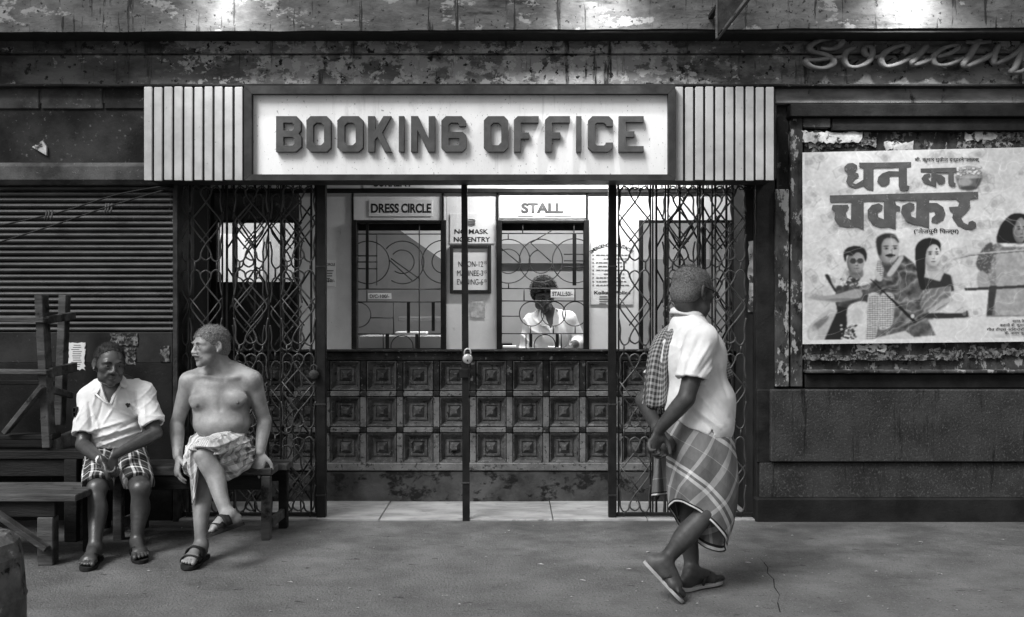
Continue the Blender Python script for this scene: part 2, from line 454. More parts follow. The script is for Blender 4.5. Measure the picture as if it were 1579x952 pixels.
# wall above the gates, behind the sign, and the lobby shell
bpart('gate_lintel', 'wall', (X(226, 6.61), 1.80, .006, .16, 2.318, Z(160, 6.61) - .003))
bpart('lobby_ceiling', 'white', (-2.36, 1.72, .161, .80, 2.74, 2.80))
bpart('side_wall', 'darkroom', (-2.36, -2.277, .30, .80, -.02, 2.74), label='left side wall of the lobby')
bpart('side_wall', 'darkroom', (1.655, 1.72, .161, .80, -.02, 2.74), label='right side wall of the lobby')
# right: jamb, two peeling posts, framed board, dado
bpart('jamb', 'board', (X(1166, 6.61), X(1195, 6.61), 0, .161, -.02, 2.317))
b = MB(); b.prism(ragged(X(1154, 6.70), X(1168, 6.70), Z(480, 6.7), Z(372, 6.7), .03, .008), .084, .09)
bpart('corner_post', 'darkroom', (X(1149, 6.7), X(1170, 6.7), .095, .16, -.02, 2.317))
part('bare_plaster', b, M['scrap'], FACADE, 'pale bare plaster on the corner post by the right gate')
bpart('peeling_post', 'post', (X(1196, 6.58), X(1217, 6.58), -.03, .1, Z(597, 6.58), Z(292, 6.58)))
bpart('peeling_post', 'post', (X(1219, 6.6), X(1238, 6.6), -.01, .1, Z(597, 6.6), Z(176, 6.6)))
bpart('right_wall', 'wall', (X(1197, 6.66), XR, .05, .3, -.02, Z(160, 6.61) - .002))
bpart('board_frame', 'board', (X(1219, 6.55), XR, -.06, .05, Z(180, 6.55), Z(160, 6.55)))
bpart('board_frame', 'board', (X(1283, 6.58), XR, -.03, .05, Z(202, 6.58), Z(182, 6.58)))
bpart('block', 'wall_light', (X(1239, 6.59), X(1281, 6.59), -.02, .05, Z(197, 6.59), Z(182, 6.59)))
bpart('board_back', 'post', (X(1239, 6.63), XR, .02, .05, Z(572, 6.63), Z(203, 6.63)))
bpart('board_ledge', 'post', (X(1243, 6.55), XR, -.06, .05, Z(576, 6.55), Z(571, 6.55)))
bpart('board_rail', 'board', (X(1242, 6.6), XR, -.005, .05, Z(599, 6.6), Z(577, 6.6)))
bpart('dado', 'dado', (X(1189, 6.56), XR, -.05, .05, Z(713, 6.56), Z(601, 6.56)), c=.008)
bpart('dado', 'dado', (X(1172, 6.59), XR, -.015, .05, Z(768, 6.59), Z(714, 6.59)), c=.004)
bpart('jamb_base', 'board', (X(1167, 6.6), X(1188, 6.6), -.012, .05, Z(714, 6.6), Z(601, 6.6)))
bpart('plinth', 'plinth_dark', (X(1166, 6.56), XR, -.05, .05, -.02, Z(769, 6.56)), c=.01)

# ---------------------------------------------------------------- lobby floor of marble slabs
LOBBY = thing('lobby_floor', 'worn pale marble slab floor of the shallow lobby under the counter', 'floor', (0, .3, 0))
edges = [-2.27, -1.62, X(594, 6.9), X(850, 6.9), .92, 1.65]
for i in range(5):
    b = MB(); b.box(edges[i] + .003, edges[i + 1] - .003, -.02, .66, -.03, .012 + .003 * (i % 2), c=.003)
    part('slab', b, M['marble'], LOBBY)

# ---------------------------------------------------------------- carved ticket counter
dC = 7.22; yC = dC - DIST
COUNTER = thing('ticket_counter', 'carved dark wooden ticket counter with rows of square coffers behind the gates', 'counter', (-.3, yC, 0))
cx0, cx1 = -2.27, 1.65
b = MB(); b.box(cx0, cx1, yC - .05, .90, Z(543, 7.17), Z(540, 7.17), c=.004); part('counter_top', b, M['wood_dark'], COUNTER)
b = MB(); b.box(cx0, cx1, yC - .015, yC + .05, Z(556, 7.2), Z(543.5, 7.2), c=.004); part('fascia_rail', b, M['wood_dark'], COUNTER)
b = MB(); b.box(cx0, cx1, yC - .02, yC + .1, -.02, Z(727, 7.2), c=.012); part('plinth', b, M['plinth'], COUNTER)
b = MB(); b.box(cx0, cx1, yC - .03, yC + .05, Z(726, 7.2), Z(714, 7.2), c=.006); part('bottom_rail', b, M['wood_rail'], COUNTER)
b = MB(); b.box(cx0, cx1, yC + .06, yC + .1, Z(727, 7.2), Z(543, 7.2)); part('back_board', b, M['wood_dark'], COUNTER)
PITX, PITZ = 56.3 * dC / FOC, 55.6 * dC / FOC
xc0 = X(532.5, dC); zc0 = Z(579.5, dC)
def coffer_mesh(rim):
    b = MB(); hw = .108
    levels = [(hw, -.012), (hw - .005, -.012), (hw - .034, .036), (.066, .036), (.062, .026), (.046, .026), (.044, .036), (.040, .036), (.014, .004), (.010, .004)]
    base = 0; vs_ = []
    for (h, y) in levels: vs_ += [(-h, y, -h), (h, y, -h), (h, y, h), (-h, y, h)]
    fs = []
    for i in range(len(levels) - 1):
        for k in range(4):
            k2 = (k + 1) % 4; fs.append((i * 4 + k, i * 4 + k2, i * 4 + 4 + k2, i * 4 + 4 + k))
    n = (len(levels) - 1) * 4; fs.append((n, n + 1, n + 2, n + 3))
    b.add(vs_, fs); me = b.mesh('coffer'); me.materials.append(M['wood_boss']); return me
cof = coffer_mesh(0)
def cpart(name, me, loc):
    o = bpy.data.objects.new(name, me); COL.objects.link(o); o.parent = COUNTER; o.location = Vector(loc) - COUNTER.location
    return o
b = MB(); b.box(-PITX / 2 + .027, PITX / 2 - .027, -.022, .03, -.018, .018, c=.004); rail_me = b.mesh('rail'); rail_me.materials.append(M['wood_rail'])
b = MB(); b.box(-.022, .022, -.017, .03, -PITZ / 2 + .022, PITZ / 2 - .022, c=.004); stile_me = b.mesh('stile'); stile_me.materials.append(M['wood_rail'])
b = MB(); b.box(-.024, .024, -.026, .03, -.02, .02, c=.006); blk_me = b.mesh('corner_block'); blk_me.materials.append(M['wood_dark'])
b = MB(); b.box(-.022, .022, -.012, .03, -PITZ / 2 + .022, PITZ / 2 - .022, c=.004); stile_d = b.mesh('stile'); stile_d.materials.append(M['wood_dark'])
for k in range(-3, 11):
    xk = xc0 + k * PITX
    if xk + .10 > cx1 or xk - .11 < cx0: continue
    for r in range(3):
        zk = zc0 - r * PITZ
        o = cpart('coffer', cof, (xk, yC, zk)); o.rotation_euler[1] = R((k * 3 + r) % 4 * 90)
        if xk + PITX < cx1: cpart('stile', stile_d if r == 0 else stile_me, (xk + PITX / 2, yC, zk))
        if r < 2:
            cpart('rail', rail_me, (xk, yC, zk - PITZ / 2))
            if xk + PITX < cx1: cpart('corner_block', blk_me, (xk + PITX / 2, yC, zk - PITZ / 2))

# ---------------------------------------------------------------- booking office partition with its windows
dP = 7.33; yP = dP - DIST
def PX(px): return X(px, dP)
def PZ(py): return Z(py, dP)
OFFICE = thing('booking_office', 'white painted booking office partition with barred ticket windows above the counter', 'office', (-.3, yP, PZ(539)))
zs = PZ(539); zt = 2.74
WIN = [(330, 461, 340, 600), (543, 688, 340, 539), (766, 908, 340, 539), (985, 1130, 340, 545)]
def opart(name, m, *boxes, c=.002, parent=OFFICE, label=None):
    b = MB()
    for q in boxes: b.box(*q, c=c)
    return part(name, b, M[m] if isinstance(m, str) else m, parent, label)
cols = [(-2.27, PX(330)), (PX(461), PX(543)), (PX(688), PX(766)), (PX(908), PX(985)), (PX(1130), 1.65)]
for i, (a, c_) in enumerate(cols):
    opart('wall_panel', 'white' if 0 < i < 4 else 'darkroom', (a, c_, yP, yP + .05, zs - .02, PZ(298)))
for (a, c_, t, bo) in WIN:
    opart('wall_panel', 'white' if a > 500 else 'wall_light', (PX(a) + .002, PX(c_) - .002, yP, yP + .05, PZ(t), PZ(298)))
opart('header', 'board', (-2.27, 1.65, yP - .03, yP + .05, PZ(298), PZ(291.5)))
opart('top_panel', 'white', (-2.27, 1.65, yP, yP + .05, PZ(291), zt))
for px in (544, 683, 767, 905):
    opart('batten', 'board', (PX(px - 1.6), PX(px + 1.6), yP - .014, yP + .002, PZ(340), PZ(298.5)))
# window frames
def ticket_window(a, c_, t, bo, fw=8, m='board', label=None):
    f = MB()
    x0, x1, z0, z1 = PX(a), PX(c_), PZ(bo), PZ(t); w = fw * dP / FOC
    f.box(x0, x0 + w, yP - .035, yP + .055, z0, z1, c=.004); f.box(x1 - w, x1, yP - .035, yP + .055, z0, z1, c=.004)
    f.box(x0 + w + .001, x1 - w - .001, yP - .033, yP + .053, z1 - w * .6, z1 - .001, c=.004); f.box(x0 + w + .001, x1 - w - .001, yP - .033, yP + .053, z0 + .001, z0 + .008, c=.003)
    return part('ticket_window', f, MATS[m] if m in MATS else M[m], OFFICE, label)
wf1 = ticket_window(*WIN[1], label='barred ticket window under the DRESS CIRCLE sign')
wf2 = ticket_window(*WIN[2], label='barred ticket window under the STALL sign')
M['iron_grille'] = mat('grille_grey_paint', .035, .07, 14, rough=.5, bump=.1)
yG = yP - .01
def bar_h(w, x0, x1, y, r=.9):
    b = MB(); b.tube([P(x0, y, dP) + Vector((0, yG - yP, 0)), P(x1, y, dP) + Vector((0, yG - yP, 0))], r * dP / FOC, 6); part('bar', b, M['iron_grille'], w)
def bar_s(w, x0, y0, x1, y1, r=.9, off=.004):
    b = MB(); o = Vector((0, yG - yP - off, 0)); b.tube([P(x0, y0, dP) + o, P(x1, y1, dP) + o], r * dP / FOC, 6); part('bar', b, M['iron_grille'], w)
def flat_v(w, x0, x1, y0, y1):
    b = MB(); b.box(PX(x0), PX(x1), yG - .006, yG + .006, PZ(y1), PZ(y0), c=.002); part('flat_bar', b, M['iron'], w)
def ring(w, x, y, r, a0=0, a1=360, t=.9):
    b = MB(); b.ring(P(x, y, dP) + Vector((0, yG - yP + .006, 0)), r * dP / FOC, t * dP / FOC, a0, a1, 36); part('ring', b, M['iron_grille'], w)
s_ = 3.283
def q(v): return 490 + v / s_
def p_(v): return 270 + v / s_
w = wf1
for y in (300, 578, 643, 805): bar_h(w, q(203), q(636), p_(y))
for y in (410, 441, 475): bar_h(w, q(203), q(303), p_(y), 1.0)
bar_s(w, q(515), p_(245), q(515), p_(880)); bar_s(w, q(300), p_(300), q(300), p_(560), .7); bar_s(w, q(250), p_(578), q(250), p_(643), .9)
flat_v(w, q(244), q(259), p_(246), p_(577))
ring(w, q(255), p_(443), 108 / s_, -118, 118); ring(w, q(430), p_(443), 108 / s_, -122, 140); ring(w, q(428), p_(440), 60 / s_, -130, 142)
ring(w, q(636), p_(440), 109 / s_, 92, 268); ring(w, q(636), p_(440), 58 / s_, 92, 268)
bar_s(w, q(362), p_(430), q(478), p_(535)); bar_s(w, q(372), p_(424), q(512), p_(524), .9)
ring(w, q(206), p_(708), 63 / s_, -88, 88); bar_h(w, q(270), q(385), p_(723)); bar_s(w, q(385), p_(643), q(385), p_(805))
for (x0, x1, y0, y1) in ((452, 468, 644, 800), (577, 593, 644, 790), (344, 362, 808, 880), (494, 511, 808, 880)): flat_v(w, q(x0), q(x1), p_(y0), p_(y1))
bar_s(w, q(333), p_(806), q(333), p_(880), .9); ring(w, q(427), p_(868), 56 / s_, -8, 188)
def q(v): return 700 + v / s_
w = wf2
for y in (297, 575, 638, 803): bar_h(w, q(233), q(668), p_(y))
for y in (402, 435, 467): bar_h(w, q(556), q(665), p_(y), 1.0)
bar_s(w, q(348), p_(245), q(348), p_(297), .9); bar_s(w, q(607), p_(245), q(607), p_(297), .9)
flat_v(w, q(600), q(619), p_(298), p_(560))
for (x, y0, y1) in ((275, 297, 327), (277, 548, 575), (355, 575, 638), (612, 575, 638), (388, 765, 803), (503, 765, 803), (613, 765, 803), (365, 803, 880), (543, 803, 880)): bar_s(w, q(x), p_(y0), q(x), p_(y1), .9)
ring(w, q(275), p_(437), 111 / s_, -112, 112); ring(w, q(275), p_(437), 62 / s_, -130, 130); ring(w, q(440), p_(435), 110 / s_); ring(w, q(440), p_(438), 60 / s_, 100, 355)
ring(w, q(610), p_(435), 112 / s_, 60, 300)
bar_s(w, q(240), p_(372), q(330), p_(447)); bar_s(w, q(388), p_(345), q(492), p_(440)); bar_s(w, q(388), p_(345), q(495), p_(282), .8)
for x in (393, 503, 612): ring(w, q(x), p_(703), 62 / s_)
bar_h(w, q(235), q(331), p_(715)); ring(w, q(460), p_(862), 54 / s_, -15, 195)
flat_v(w, q(381), q(397), p_(805), p_(872)); flat_v(w, q(515), q(531), p_(805), p_(872))
# plain side windows seen through the gates
for (a, c_, t, bo) in (WIN[0], WIN[3]):
    f = ticket_window(a, c_, t, bo, 6, label='side window seen through the ' + ('left' if a < 500 else 'right') + ' gate')
    midz = PZ(435 if a < 500 else 545)
    if a < 500:
        opart('lower_panel', 'darkroom', (PX(a), PX(c_), yP - .002, yP + .04, zs - .3, midz), parent=f)
        for px in (362, 436): opart('mullion', 'board', (PX(px - 3), PX(px + 3), yP - .02, yP + .03, midz, PZ(344)), parent=f)
    opart('pane', GLASS, (PX(a) + .03, PX(c_) - .03, yP + .01, yP + .016, midz, PZ(344)), c=0, parent=f)
bx = MB(); bx.box(PX(1025), PX(1029), yP - .02, yP + .03, PZ(545), PZ(344)); part('mullion', bx, M['board'], f)
bx = MB(); bx.box(PX(1084), PX(1088), yP - .02, yP + .03, PZ(545), PZ(344)); part('mullion', bx, M['board'], f)
# rooms behind
zf = 0
opart('room_wall', 'office_light', (PX(500), 1.9, 2.75, 2.8, zf, 2.9), c=0)
opart('wainscot', 'office', (-1.45, 1.9, 2.72, 2.749, zf, Z(400, 9.33)), c=0)
opart('room_wall', 'office', (-3.4, PX(500), 2.0, 2.05, zf, 2.9), c=0, label='bright wall of the left room')
opart('room_wall', 'office', (1.9, 1.95, yP + .051, 2.8, zf, 2.9), c=0)
opart('room_wall', 'darkroom', (-3.45, -3.4, yP + .051, 2.8, zf, 2.9), c=0)
opart('room_wall', 'office', (-1.52, -1.47, yP + .052, 2.8, zf, 2.74), c=0)
opart('room_ceiling', 'office', (-3.45, 1.95, yP + .051, 2.8, 2.741, 2.8), c=0)
opart('room_floor', 'darkroom', (-3.45, 1.95, yP + .06, 2.8, .0, .02), c=0)
opart('valance', 'board', (PX(545), PX(908), yP + .10, yP + .12, PZ(354), 2.5), c=0)
d2 = 9.15
b = MB(); b.prism([(X(500, d2), Z(300, d2)), (X(612, d2), Z(300, d2)), (X(612, d2), Z(352, d2)), (X(692, d2), Z(408, d2)), (X(735, d2), Z(435, d2)), (X(735, d2), Z(640, d2)), (X(500, d2), Z(640, d2))], d2 - DIST, d2 - DIST + .08)
part('stair_soffit', b, M['office_dark'], OFFICE, 'dark slanting underside of a stair behind the DRESS CIRCLE window')
b = MB(); b.prism([(X(735, d2), Z(376, d2)), (X(960, d2), Z(376, d2)), (X(960, d2), Z(406, d2)), (X(735, d2), Z(406, d2))], d2 - DIST + .03, d2 - DIST + .08)
part('wall_band', b, mat('office_band', .24, .28, 3, bump=.1), OFFICE)
opart('desk', 'office', (PX(545), PX(700), 1.0, 1.5, 1.10, PZ(520)), c=.004)
opart('desk_shelf', 'office_dark', (PX(600), PX(700), 1.3, 1.5, PZ(497), PZ(490)), c=.004)
opart('ledger', 'white', (PX(600), PX(650), 1.1, 1.3, PZ(520) + .002, PZ(520) + .03), c=.004)
opart('cabinet', 'office', (-2.02, -1.80, 1.75, 1.98, .02, 1.72), c=.004)
opart('desk', 'office', (-3.2, -1.55, 1.45, 1.98, 1.38, 1.42), c=.004)
opart('wall_poster', 'office_light', (-2.75, -2.2, 1.97, 1.99, 1.55, 2.1), c=.002)
opart('ticket_pad', 'white', (PX(775), PX(796), yP + .08, yP + .2, 1.138, 1.155), c=.002)
opart('ticket_pad', 'white', (PX(846), PX(866), yP + .07, yP + .17, 1.138, 1.150), c=.002)
opart('cash_tin', 'board', (PX(770), PX(790), yP + .22, yP + .34, 1.062, 1.17), c=.004)
opart('counter_shelf', 'office_dark', (PX(740), PX(930), yP + .25, 1.4, 1.02, 1.06), c=.004)
# ================================================================ LAMPS OF THE PLACE
TUBE = emit_mat('fluorescent_tube_glow', 6.0)
BULB = emit_mat('bulb_glow', 6.0)
def tube_lamp(label, x0, x1, y, z, power, tilt, m=TUBE):
    t = thing('tube_light', label, 'lamp', ((x0 + x1) / 2, y, z))
    b = MB(); b.box(x0 - .04, x1 + .04, y - .03, y + .03, z + .03, z + .075, c=.008); part('batten', b, M['fin'], t)
    b = MB(); b.tube([(x0, y, z), (x1, y, z)], .016, 10); part('tube', b, m, t)
    b = MB()
    for x in (x0, x1): b.box(x - .012 if x == x0 else x, x if x == x0 else x + .012, y - .02, y + .02, z - .02, z + .03)
    part('end_cap', b, M['fin'], t)
    li = bpy.data.lights.new('tube_glow', 'AREA'); li.shape = 'RECTANGLE'; li.size = x1 - x0; li.size_y = .035; li.energy = power
    lo = bpy.data.objects.new('tube_glow', li); COL.objects.link(lo); lo.parent = t; lo.location = Vector(((x0 + x1) / 2, y, z - .02)) - t.location; lo.rotation_euler = (R(tilt), 0, 0)
tube_lamp('fluorescent tube on the lobby ceiling behind the BOOKING OFFICE sign', -.05, 1.15, .34, 2.665, 15, 30)
tube_lamp('fluorescent tube on the ceiling of the bright left room', -2.9, -1.9, 1.25, 2.62, 8, 25)
tube_lamp('fluorescent tube on the office ceiling behind the ticket windows', -.35, .75, 1.02, 2.62, 24, 8)
def wall_lamp(label, x, power, y):
    t = thing('bulkhead_lamp', label, 'lamp', (x, -.31, 3.72), 'bulkhead lamps above the ledge')
    b = MB(); b.tube([(x, -.30, 3.78), (x, y * .5 - .15, 3.83), (x, y, 3.74)], .012, 8); part('arm', b, M['iron'], t)
    b = MB(); b.lathe((x, y, 3.60), [(.09, 0), (.085, .03), (.06, .08), (.03, .12), (.02, .14)], 20); part('shade', b, M['tin'], t)
    b = MB(); b.lathe((x, y, 3.565), [(.01, 0), (.03, .008), (.036, .025), (.03, .044)], 14); part('bulb', b, BULB, t)
    li = bpy.data.lights.new('bulb_light', 'SPOT'); li.energy = power; li.spot_size = R(120); li.spot_blend = 1.0; li.shadow_soft_size = .05
    lo = bpy.data.objects.new('bulb_light', li); COL.objects.link(lo); lo.parent = t; lo.location = Vector((x, y - .005, 3.55)) - t.location
    lo.rotation_euler = (R(38), 0, 0)
wall_lamp('tin shaded lamp above the ledge left of the sign', X(348, 6.25), 23, -.56)
wall_lamp('tin shaded lamp above the ledge over the word OFFICE', X(925, 6.2), 27, -.60)
wall_lamp('tin shaded lamp above the ledge over the script lettering', X(1420, 6.1), 36, -.56)
# ================================================================ BOOKING OFFICE SIGN
dS = 6.31; yS = dS - DIST
def SX(px): return X(px, dS)
def SZ(py): return Z(py, dS)
SIGN = thing('booking_office_sign', 'large white fascia sign with raised dark letters BOOKING OFFICE between fluted sides', 'sign', (SX(709), -.1, SZ(279)))
b = MB(); b.box(SX(223), SX(1196), yS + .016, -.001, SZ(277), SZ(136)); part('casing', b, M['ink'], SIGN)
for x0, n in ((222, 10), (1041.5, 10)):
    pit = 15.55
    for i in range(n):
        a = x0 + i * pit
        b = MB(); b.box(SX(a), SX(a + 11.9), yS, yS + .017, SZ(278.5 + .6 * math.sin(i * 2.1)), SZ(134 + .5 * math.sin(i * 1.7)), c=.003)
        part('slat', b, M['fin'], SIGN)
b = MB(); b.box(SX(381), SX(1039), yS + .004, yS + .014, SZ(277), SZ(137)); part('board', b, M['signboard'], SIGN)
f0 = (379, 1040, 134.5, 279.5); f1 = (390.5, 1029, 147, 270.5)
for nm, poly in (('top', [(f0[0], f0[2]), (f0[1], f0[2]), (f1[1], f1[2]), (f1[0], f1[2])]), ('bot', [(f0[0], f0[3]), (f0[1], f0[3]), (f1[1], f1[3]), (f1[0], f1[3])]),
                 ('l', [(f0[0], f0[2] + .5), (f1[0], f1[2] + .5), (f1[0], f1[3] - .5), (f0[0], f0[3] - .5)]), ('r', [(f0[1], f0[2] + .5), (f1[1], f1[2] + .5), (f1[1], f1[3] - .5), (f0[1], f0[3] - .5)])):
    b = MB(); b.prism([(SX(x), SZ(y)) for x, y in poly], yS - .042, yS + .0035); part('frame_rail', b, M['signframe'], SIGN)
# block letters, traced in the sign's own units (u right, v up; stroke about 26, height 123)
def oct_(x0, y0, x1, y1, c): return [(x0 + c, y0), (x1 - c, y0), (x1, y0 + c), (x1, y1 - c), (x1 - c, y1), (x0 + c, y1), (x0, y1 - c), (x0, y0 + c)]
H = 123
GL = {
 'B': [[(0, 0), (68, 0), (88, 18), (88, 52), (79, 63), (86, 74), (86, 106), (70, 123), (0, 123)], [(27, 24), (56, 24), (62, 30), (62, 44), (56, 50), (27, 50)], [(27, 74), (55, 74), (60, 80), (60, 92), (55, 98), (27, 98)]],
 'O': [oct_(0, 0, 86, 123, 15), oct_(26, 25, 60, 98, 9)],
 'K': [[(0, 0), (26, 0), (26, 42), (34, 50), (58, 0), (86, 0), (52, 66), (84, 123), (54, 123), (26, 78), (26, 123), (0, 123)]],
 'I': [[(0, 0), (21, 0), (21, 123), (0, 123)]],
 'N': [[(0, 0), (24, 0), (24, 70), (58, 0), (84, 0), (84, 123), (60, 123), (60, 52), (26, 123), (0, 123)]],
 'G': [[(15, 0), (72, 0), (87, 15), (87, 56), (74, 70), (27, 70), (27, 92), (34, 98), (56, 98), (60, 92), (60, 86), (85, 86), (85, 106), (70, 123), (16, 123), (0, 107), (0, 15)], [(27, 25), (60, 25), (60, 46), (27, 46)]],
 'F': [[(0, 0), (26, 0), (26, 44), (54, 44), (54, 68), (26, 68), (26, 98), (87, 98), (87, 123), (14, 123), (0, 110)]],
 'C': [[(15, 0), (70, 0), (87, 14), (87, 34), (60, 34), (60, 28), (54, 24), (32, 24), (26, 30), (26, 93), (32, 98), (54, 98), (61, 92), (61, 86), (87, 86), (87, 108), (72, 123), (15, 123), (0, 108), (0, 15)]],
 'E': [[(0, 0), (86, 0), (86, 22), (26, 22), (26, 50), (55, 50), (55, 72), (26, 72), (26, 100), (86, 100), (86, 123), (0, 123)]],
}
for ch, u0, u1 in (('B', 147, 235), ('O', 249, 334), ('O', 353, 442), ('K', 456, 540), ('I', 560, 580), ('N', 601, 684), ('G', 703, 790), ('O', 846, 930), ('F', 947, 1033), ('F', 1052, 1138), ('I', 1157, 1177), ('C', 1197, 1283), ('E', 1300, 1386)):
    loops = GL[ch]; wmax = max(p[0] for p in loops[0])
    px0, px1 = 360 + u0 / 2.193, 360 + u1 / 2.193
    sx = (SX(px1) - SX(px0)) / wmax; zb_, zt_ = SZ(236.3), SZ(180.3); sz = (zt_ - zb_) / H
    me = curve_mesh('letter', [[(SX(px0) + x * sx, zb_ + y * sz) for x, y in lp] for lp in loops], .017, .002, -.004)
    o = part('letter', me, M['letter'], SIGN); o.location = Vector((0, yS - .0165, 0)) - wloc(SIGN)

# ================================================================ SCRIPT LETTERING ON THE FRIEZE
dY = 6.50
SOC = thing('script_sign', 'raised script lettering Society fixed to the frieze above the poster', 'sign', (X(1400, dY), -.05, Z(110, dY)))
strokes = {
 'S': ([(585, 238), (640, 243), (680, 222), (684, 198), (650, 190), (600, 195), (553, 213), (530, 235), (548, 256), (600, 268), (640, 290), (642, 315), (605, 335), (550, 332), (515, 312), (518, 297), (565, 295), (630, 288), (702, 280)], 11),
 'o': ([(750, 236), (712, 255), (698, 292), (716, 325), (762, 330), (812, 308), (835, 268), (828, 235), (800, 235), (797, 258), (818, 276), (850, 281), (885, 274)], 10),
 'c': ([(985, 268), (1006, 242), (992, 222), (940, 236), (895, 262), (876, 296), (896, 326), (942, 322), (1000, 298), (1050, 268)], 11),
 'i': ([(1104, 226), (1080, 250), (1052, 282), (1030, 306), (1042, 319), (1090, 305), (1130, 288)], 12),
 'e': ([(1150, 282), (1212, 264), (1250, 240), (1240, 224), (1190, 236), (1148, 262), (1130, 292), (1152, 320), (1212, 317), (1282, 285)], 10),
 't': ([(1362, 178), (1335, 228), (1308, 275), (1282, 310), (1300, 325), (1360, 300), (1425, 264)], 12),
 'y': ([(1452, 222), (1428, 275), (1432, 312), (1470, 300), (1530, 266), (1572, 225), (1552, 280), (1530, 335), (1512, 352), (1560, 352), (1600, 330)], 10),
}
def soc_pt(u, v, yy): return Vector((X(1080 + u / 3.164, dY), yy, Z(v / 3.164, dY)))
for ch, (pts, r) in strokes.items():
    sp = spline([(u, v) for u, v in pts], 6); n = len(sp)
    rad = []
    for i in range(n):
        dv = sp[min(i + 1, n - 1)] - sp[max(i - 1, 0)]; dn = abs(dv[1]) / (np.linalg.norm(dv) + 1e-6)
        rad.append(r / 3.164 * dY / FOC * (.85 + .85 * dn ** 1.3) * (.75 if i < 2 or i > n - 3 else 1))
    for _ in range(3): rad = [rad[0]] + [(rad[i - 1] + 2 * rad[i] + rad[i + 1]) / 4 for i in range(1, n - 1)] + [rad[-1]]
    b = MB(); b.tube([soc_pt(u, v, -.125) for u, v in sp], rad, 8)
    b.tube([soc_pt(u, v, -.11) for u, v in sp], [x * .9 for x in rad], 8)
    part('letter', b, M['society'], SOC)
b = MB(); b.tube([soc_pt(1100, 190, -.14), soc_pt(1118, 172, -.14)], .021, 8); part('letter_dot', b, M['society'], SOC)
b = MB(); b.tube([soc_pt(1288, 210, -.13), soc_pt(1340, 214, -.135), soc_pt(1408, 207, -.13)], .014, 8); part('cross_bar', b, M['society'], SOC)
b = MB()
for u, v in ((560, 250), (765, 300), (930, 290), (1060, 290), (1190, 300), (1310, 290), (1450, 290)): b.tube([soc_pt(u, v, -.13), soc_pt(u, v, -.045)], .006, 6)
part('fixing_pin', b, M['iron'], SOC)

# ================================================================ NOTICES ON THE PARTITION
yN = yP - .004
def notice(name, label, px0, px1, py0, py1, m='paper_white', y=yN, thick=.004, d=dP, group=None):
    t = thing(name, label, 'sign' if 'sign' in name else 'notice', ((X(px0, d) + X(px1, d)) / 2, y, Z(py1, d)), group)
    b = MB(); b.box(X(px0, d), X(px1, d), y - thick, y, Z(py1, d), Z(py0, d), c=.001)
    part('sheet', b, M[m], t); return t
def words(t, body, px, py, hpx, m='ink', wpx=None, off=0.0, y=None, d=dP, shear=0):
    text_part('lettering', body, (X(px, d), (y if y is not None else yN - .006), Z(py, d)), hpx * d / FOC, M[m], t, None if wpx is None else wpx * d / FOC, off, shear)
yT = yN - .0055
t = notice('dress_circle_sign', 'white sign board reading DRESS CIRCLE above the left ticket window', 569, 667, 308.5, 334)
words(t, 'DRESS', 594, 321.5, 14.5, wpx=43, off=.03, y=yT); words(t, 'CIRCLE', 642, 321.5, 14.5, wpx=46, off=.03, y=yT)
t = notice('stall_sign', 'white sign board with grey letters reading STALL above the right ticket window', 770, 903, 301, 337)
words(t, 'STALL', 836, 321.5, 16.5, 'ink_mid', 65, .055, yT)
b = MB()
for a, c_ in ((797, 823), (838, 882)): b.prism([(PX(a), PZ(334.6)), (PX(c_), PZ(334.6)), (PX(c_ - 2), PZ(333.2)), (PX(a + 3), PZ(333.2))], yT - .001, yT)
part('rust_streak', b, M['ink_grey'], t)
t = notice('current_sign', 'white CURRENT sign mostly hidden above the header behind the fascia', 560, 655, 265, 290.5, y=yP - .002)
words(t, 'CURRENT', 605, 279.5, 18, wpx=62, off=.03, y=yP - .0075)
t = notice('mask_notice', 'printed NO MASK NO ENTRY notice between the two ticket windows', 694, 762, 330, 376)
words(t, 'NO MASK', 727, 357.5, 7.5, wpx=52, off=.02, y=yT); words(t, 'NO ENTRY', 728, 369.5, 7.5, wpx=56, off=.02, y=yT)
b = MB()
for i in range(4): b.tube([P(727 + 6.5 * math.cos(a), 341 + 2.5 * i - 2.6 * math.sin(a), dP) + Vector((0, yT - yP - .002, 0)) for a in np.linspace(.3, 2.84, 8)], .0022, 4)
b.prism([(PX(721), PZ(341)), (PX(733), PZ(341)), (PX(732), PZ(348)), (PX(727), PZ(350)), (PX(722), PZ(348))], yT - .001, yT)
part('mask_symbol', b, M['ink_grey'], t)
t = thing('show_times_board', 'black framed board of show times NOON MATINEE EVENING under the mask notice', 'notice board', (PX(726), yN, PZ(453)))
b = MB(); b.box(PX(699), PX(752), yN - .006, yN, PZ(448), PZ(383)); part('sheet', b, M['paper_white'], t)
for x0, x1, y0, y1 in ((694, 699, 378.5, 453), (752.5, 757.5, 378.5, 453), (699.2, 752.3, 378.5, 383.5), (699.2, 752.3, 447.5, 453)):
    b = MB(); b.box(PX(x0), PX(x1), yN - .022, yN, PZ(y1), PZ(y0), c=.003); part('frame_rail', b, M['ink'], t)
for body, bx_, by, sup in (('NOON-12', 726, 407.5, '15'), ('MATINEE-3', 725, 421.5, '15'), ('EVENING-6', 725, 435, '15')):
    words(t, body, bx_, by, 8.5, wpx=40 if body[0] != 'N' else 38, off=.0, y=yN - .0075)
    words(t, sup, 748.5, by - 2, 4.5, wpx=4, off=.01, y=yN - .0075)
t = notice('emergency_notice', 'large printed list of emergency contacts with Kolkata heading right of the STALL window', 911, 976, 374, 470)
arc = 'EMERGENCY CONTACTS'
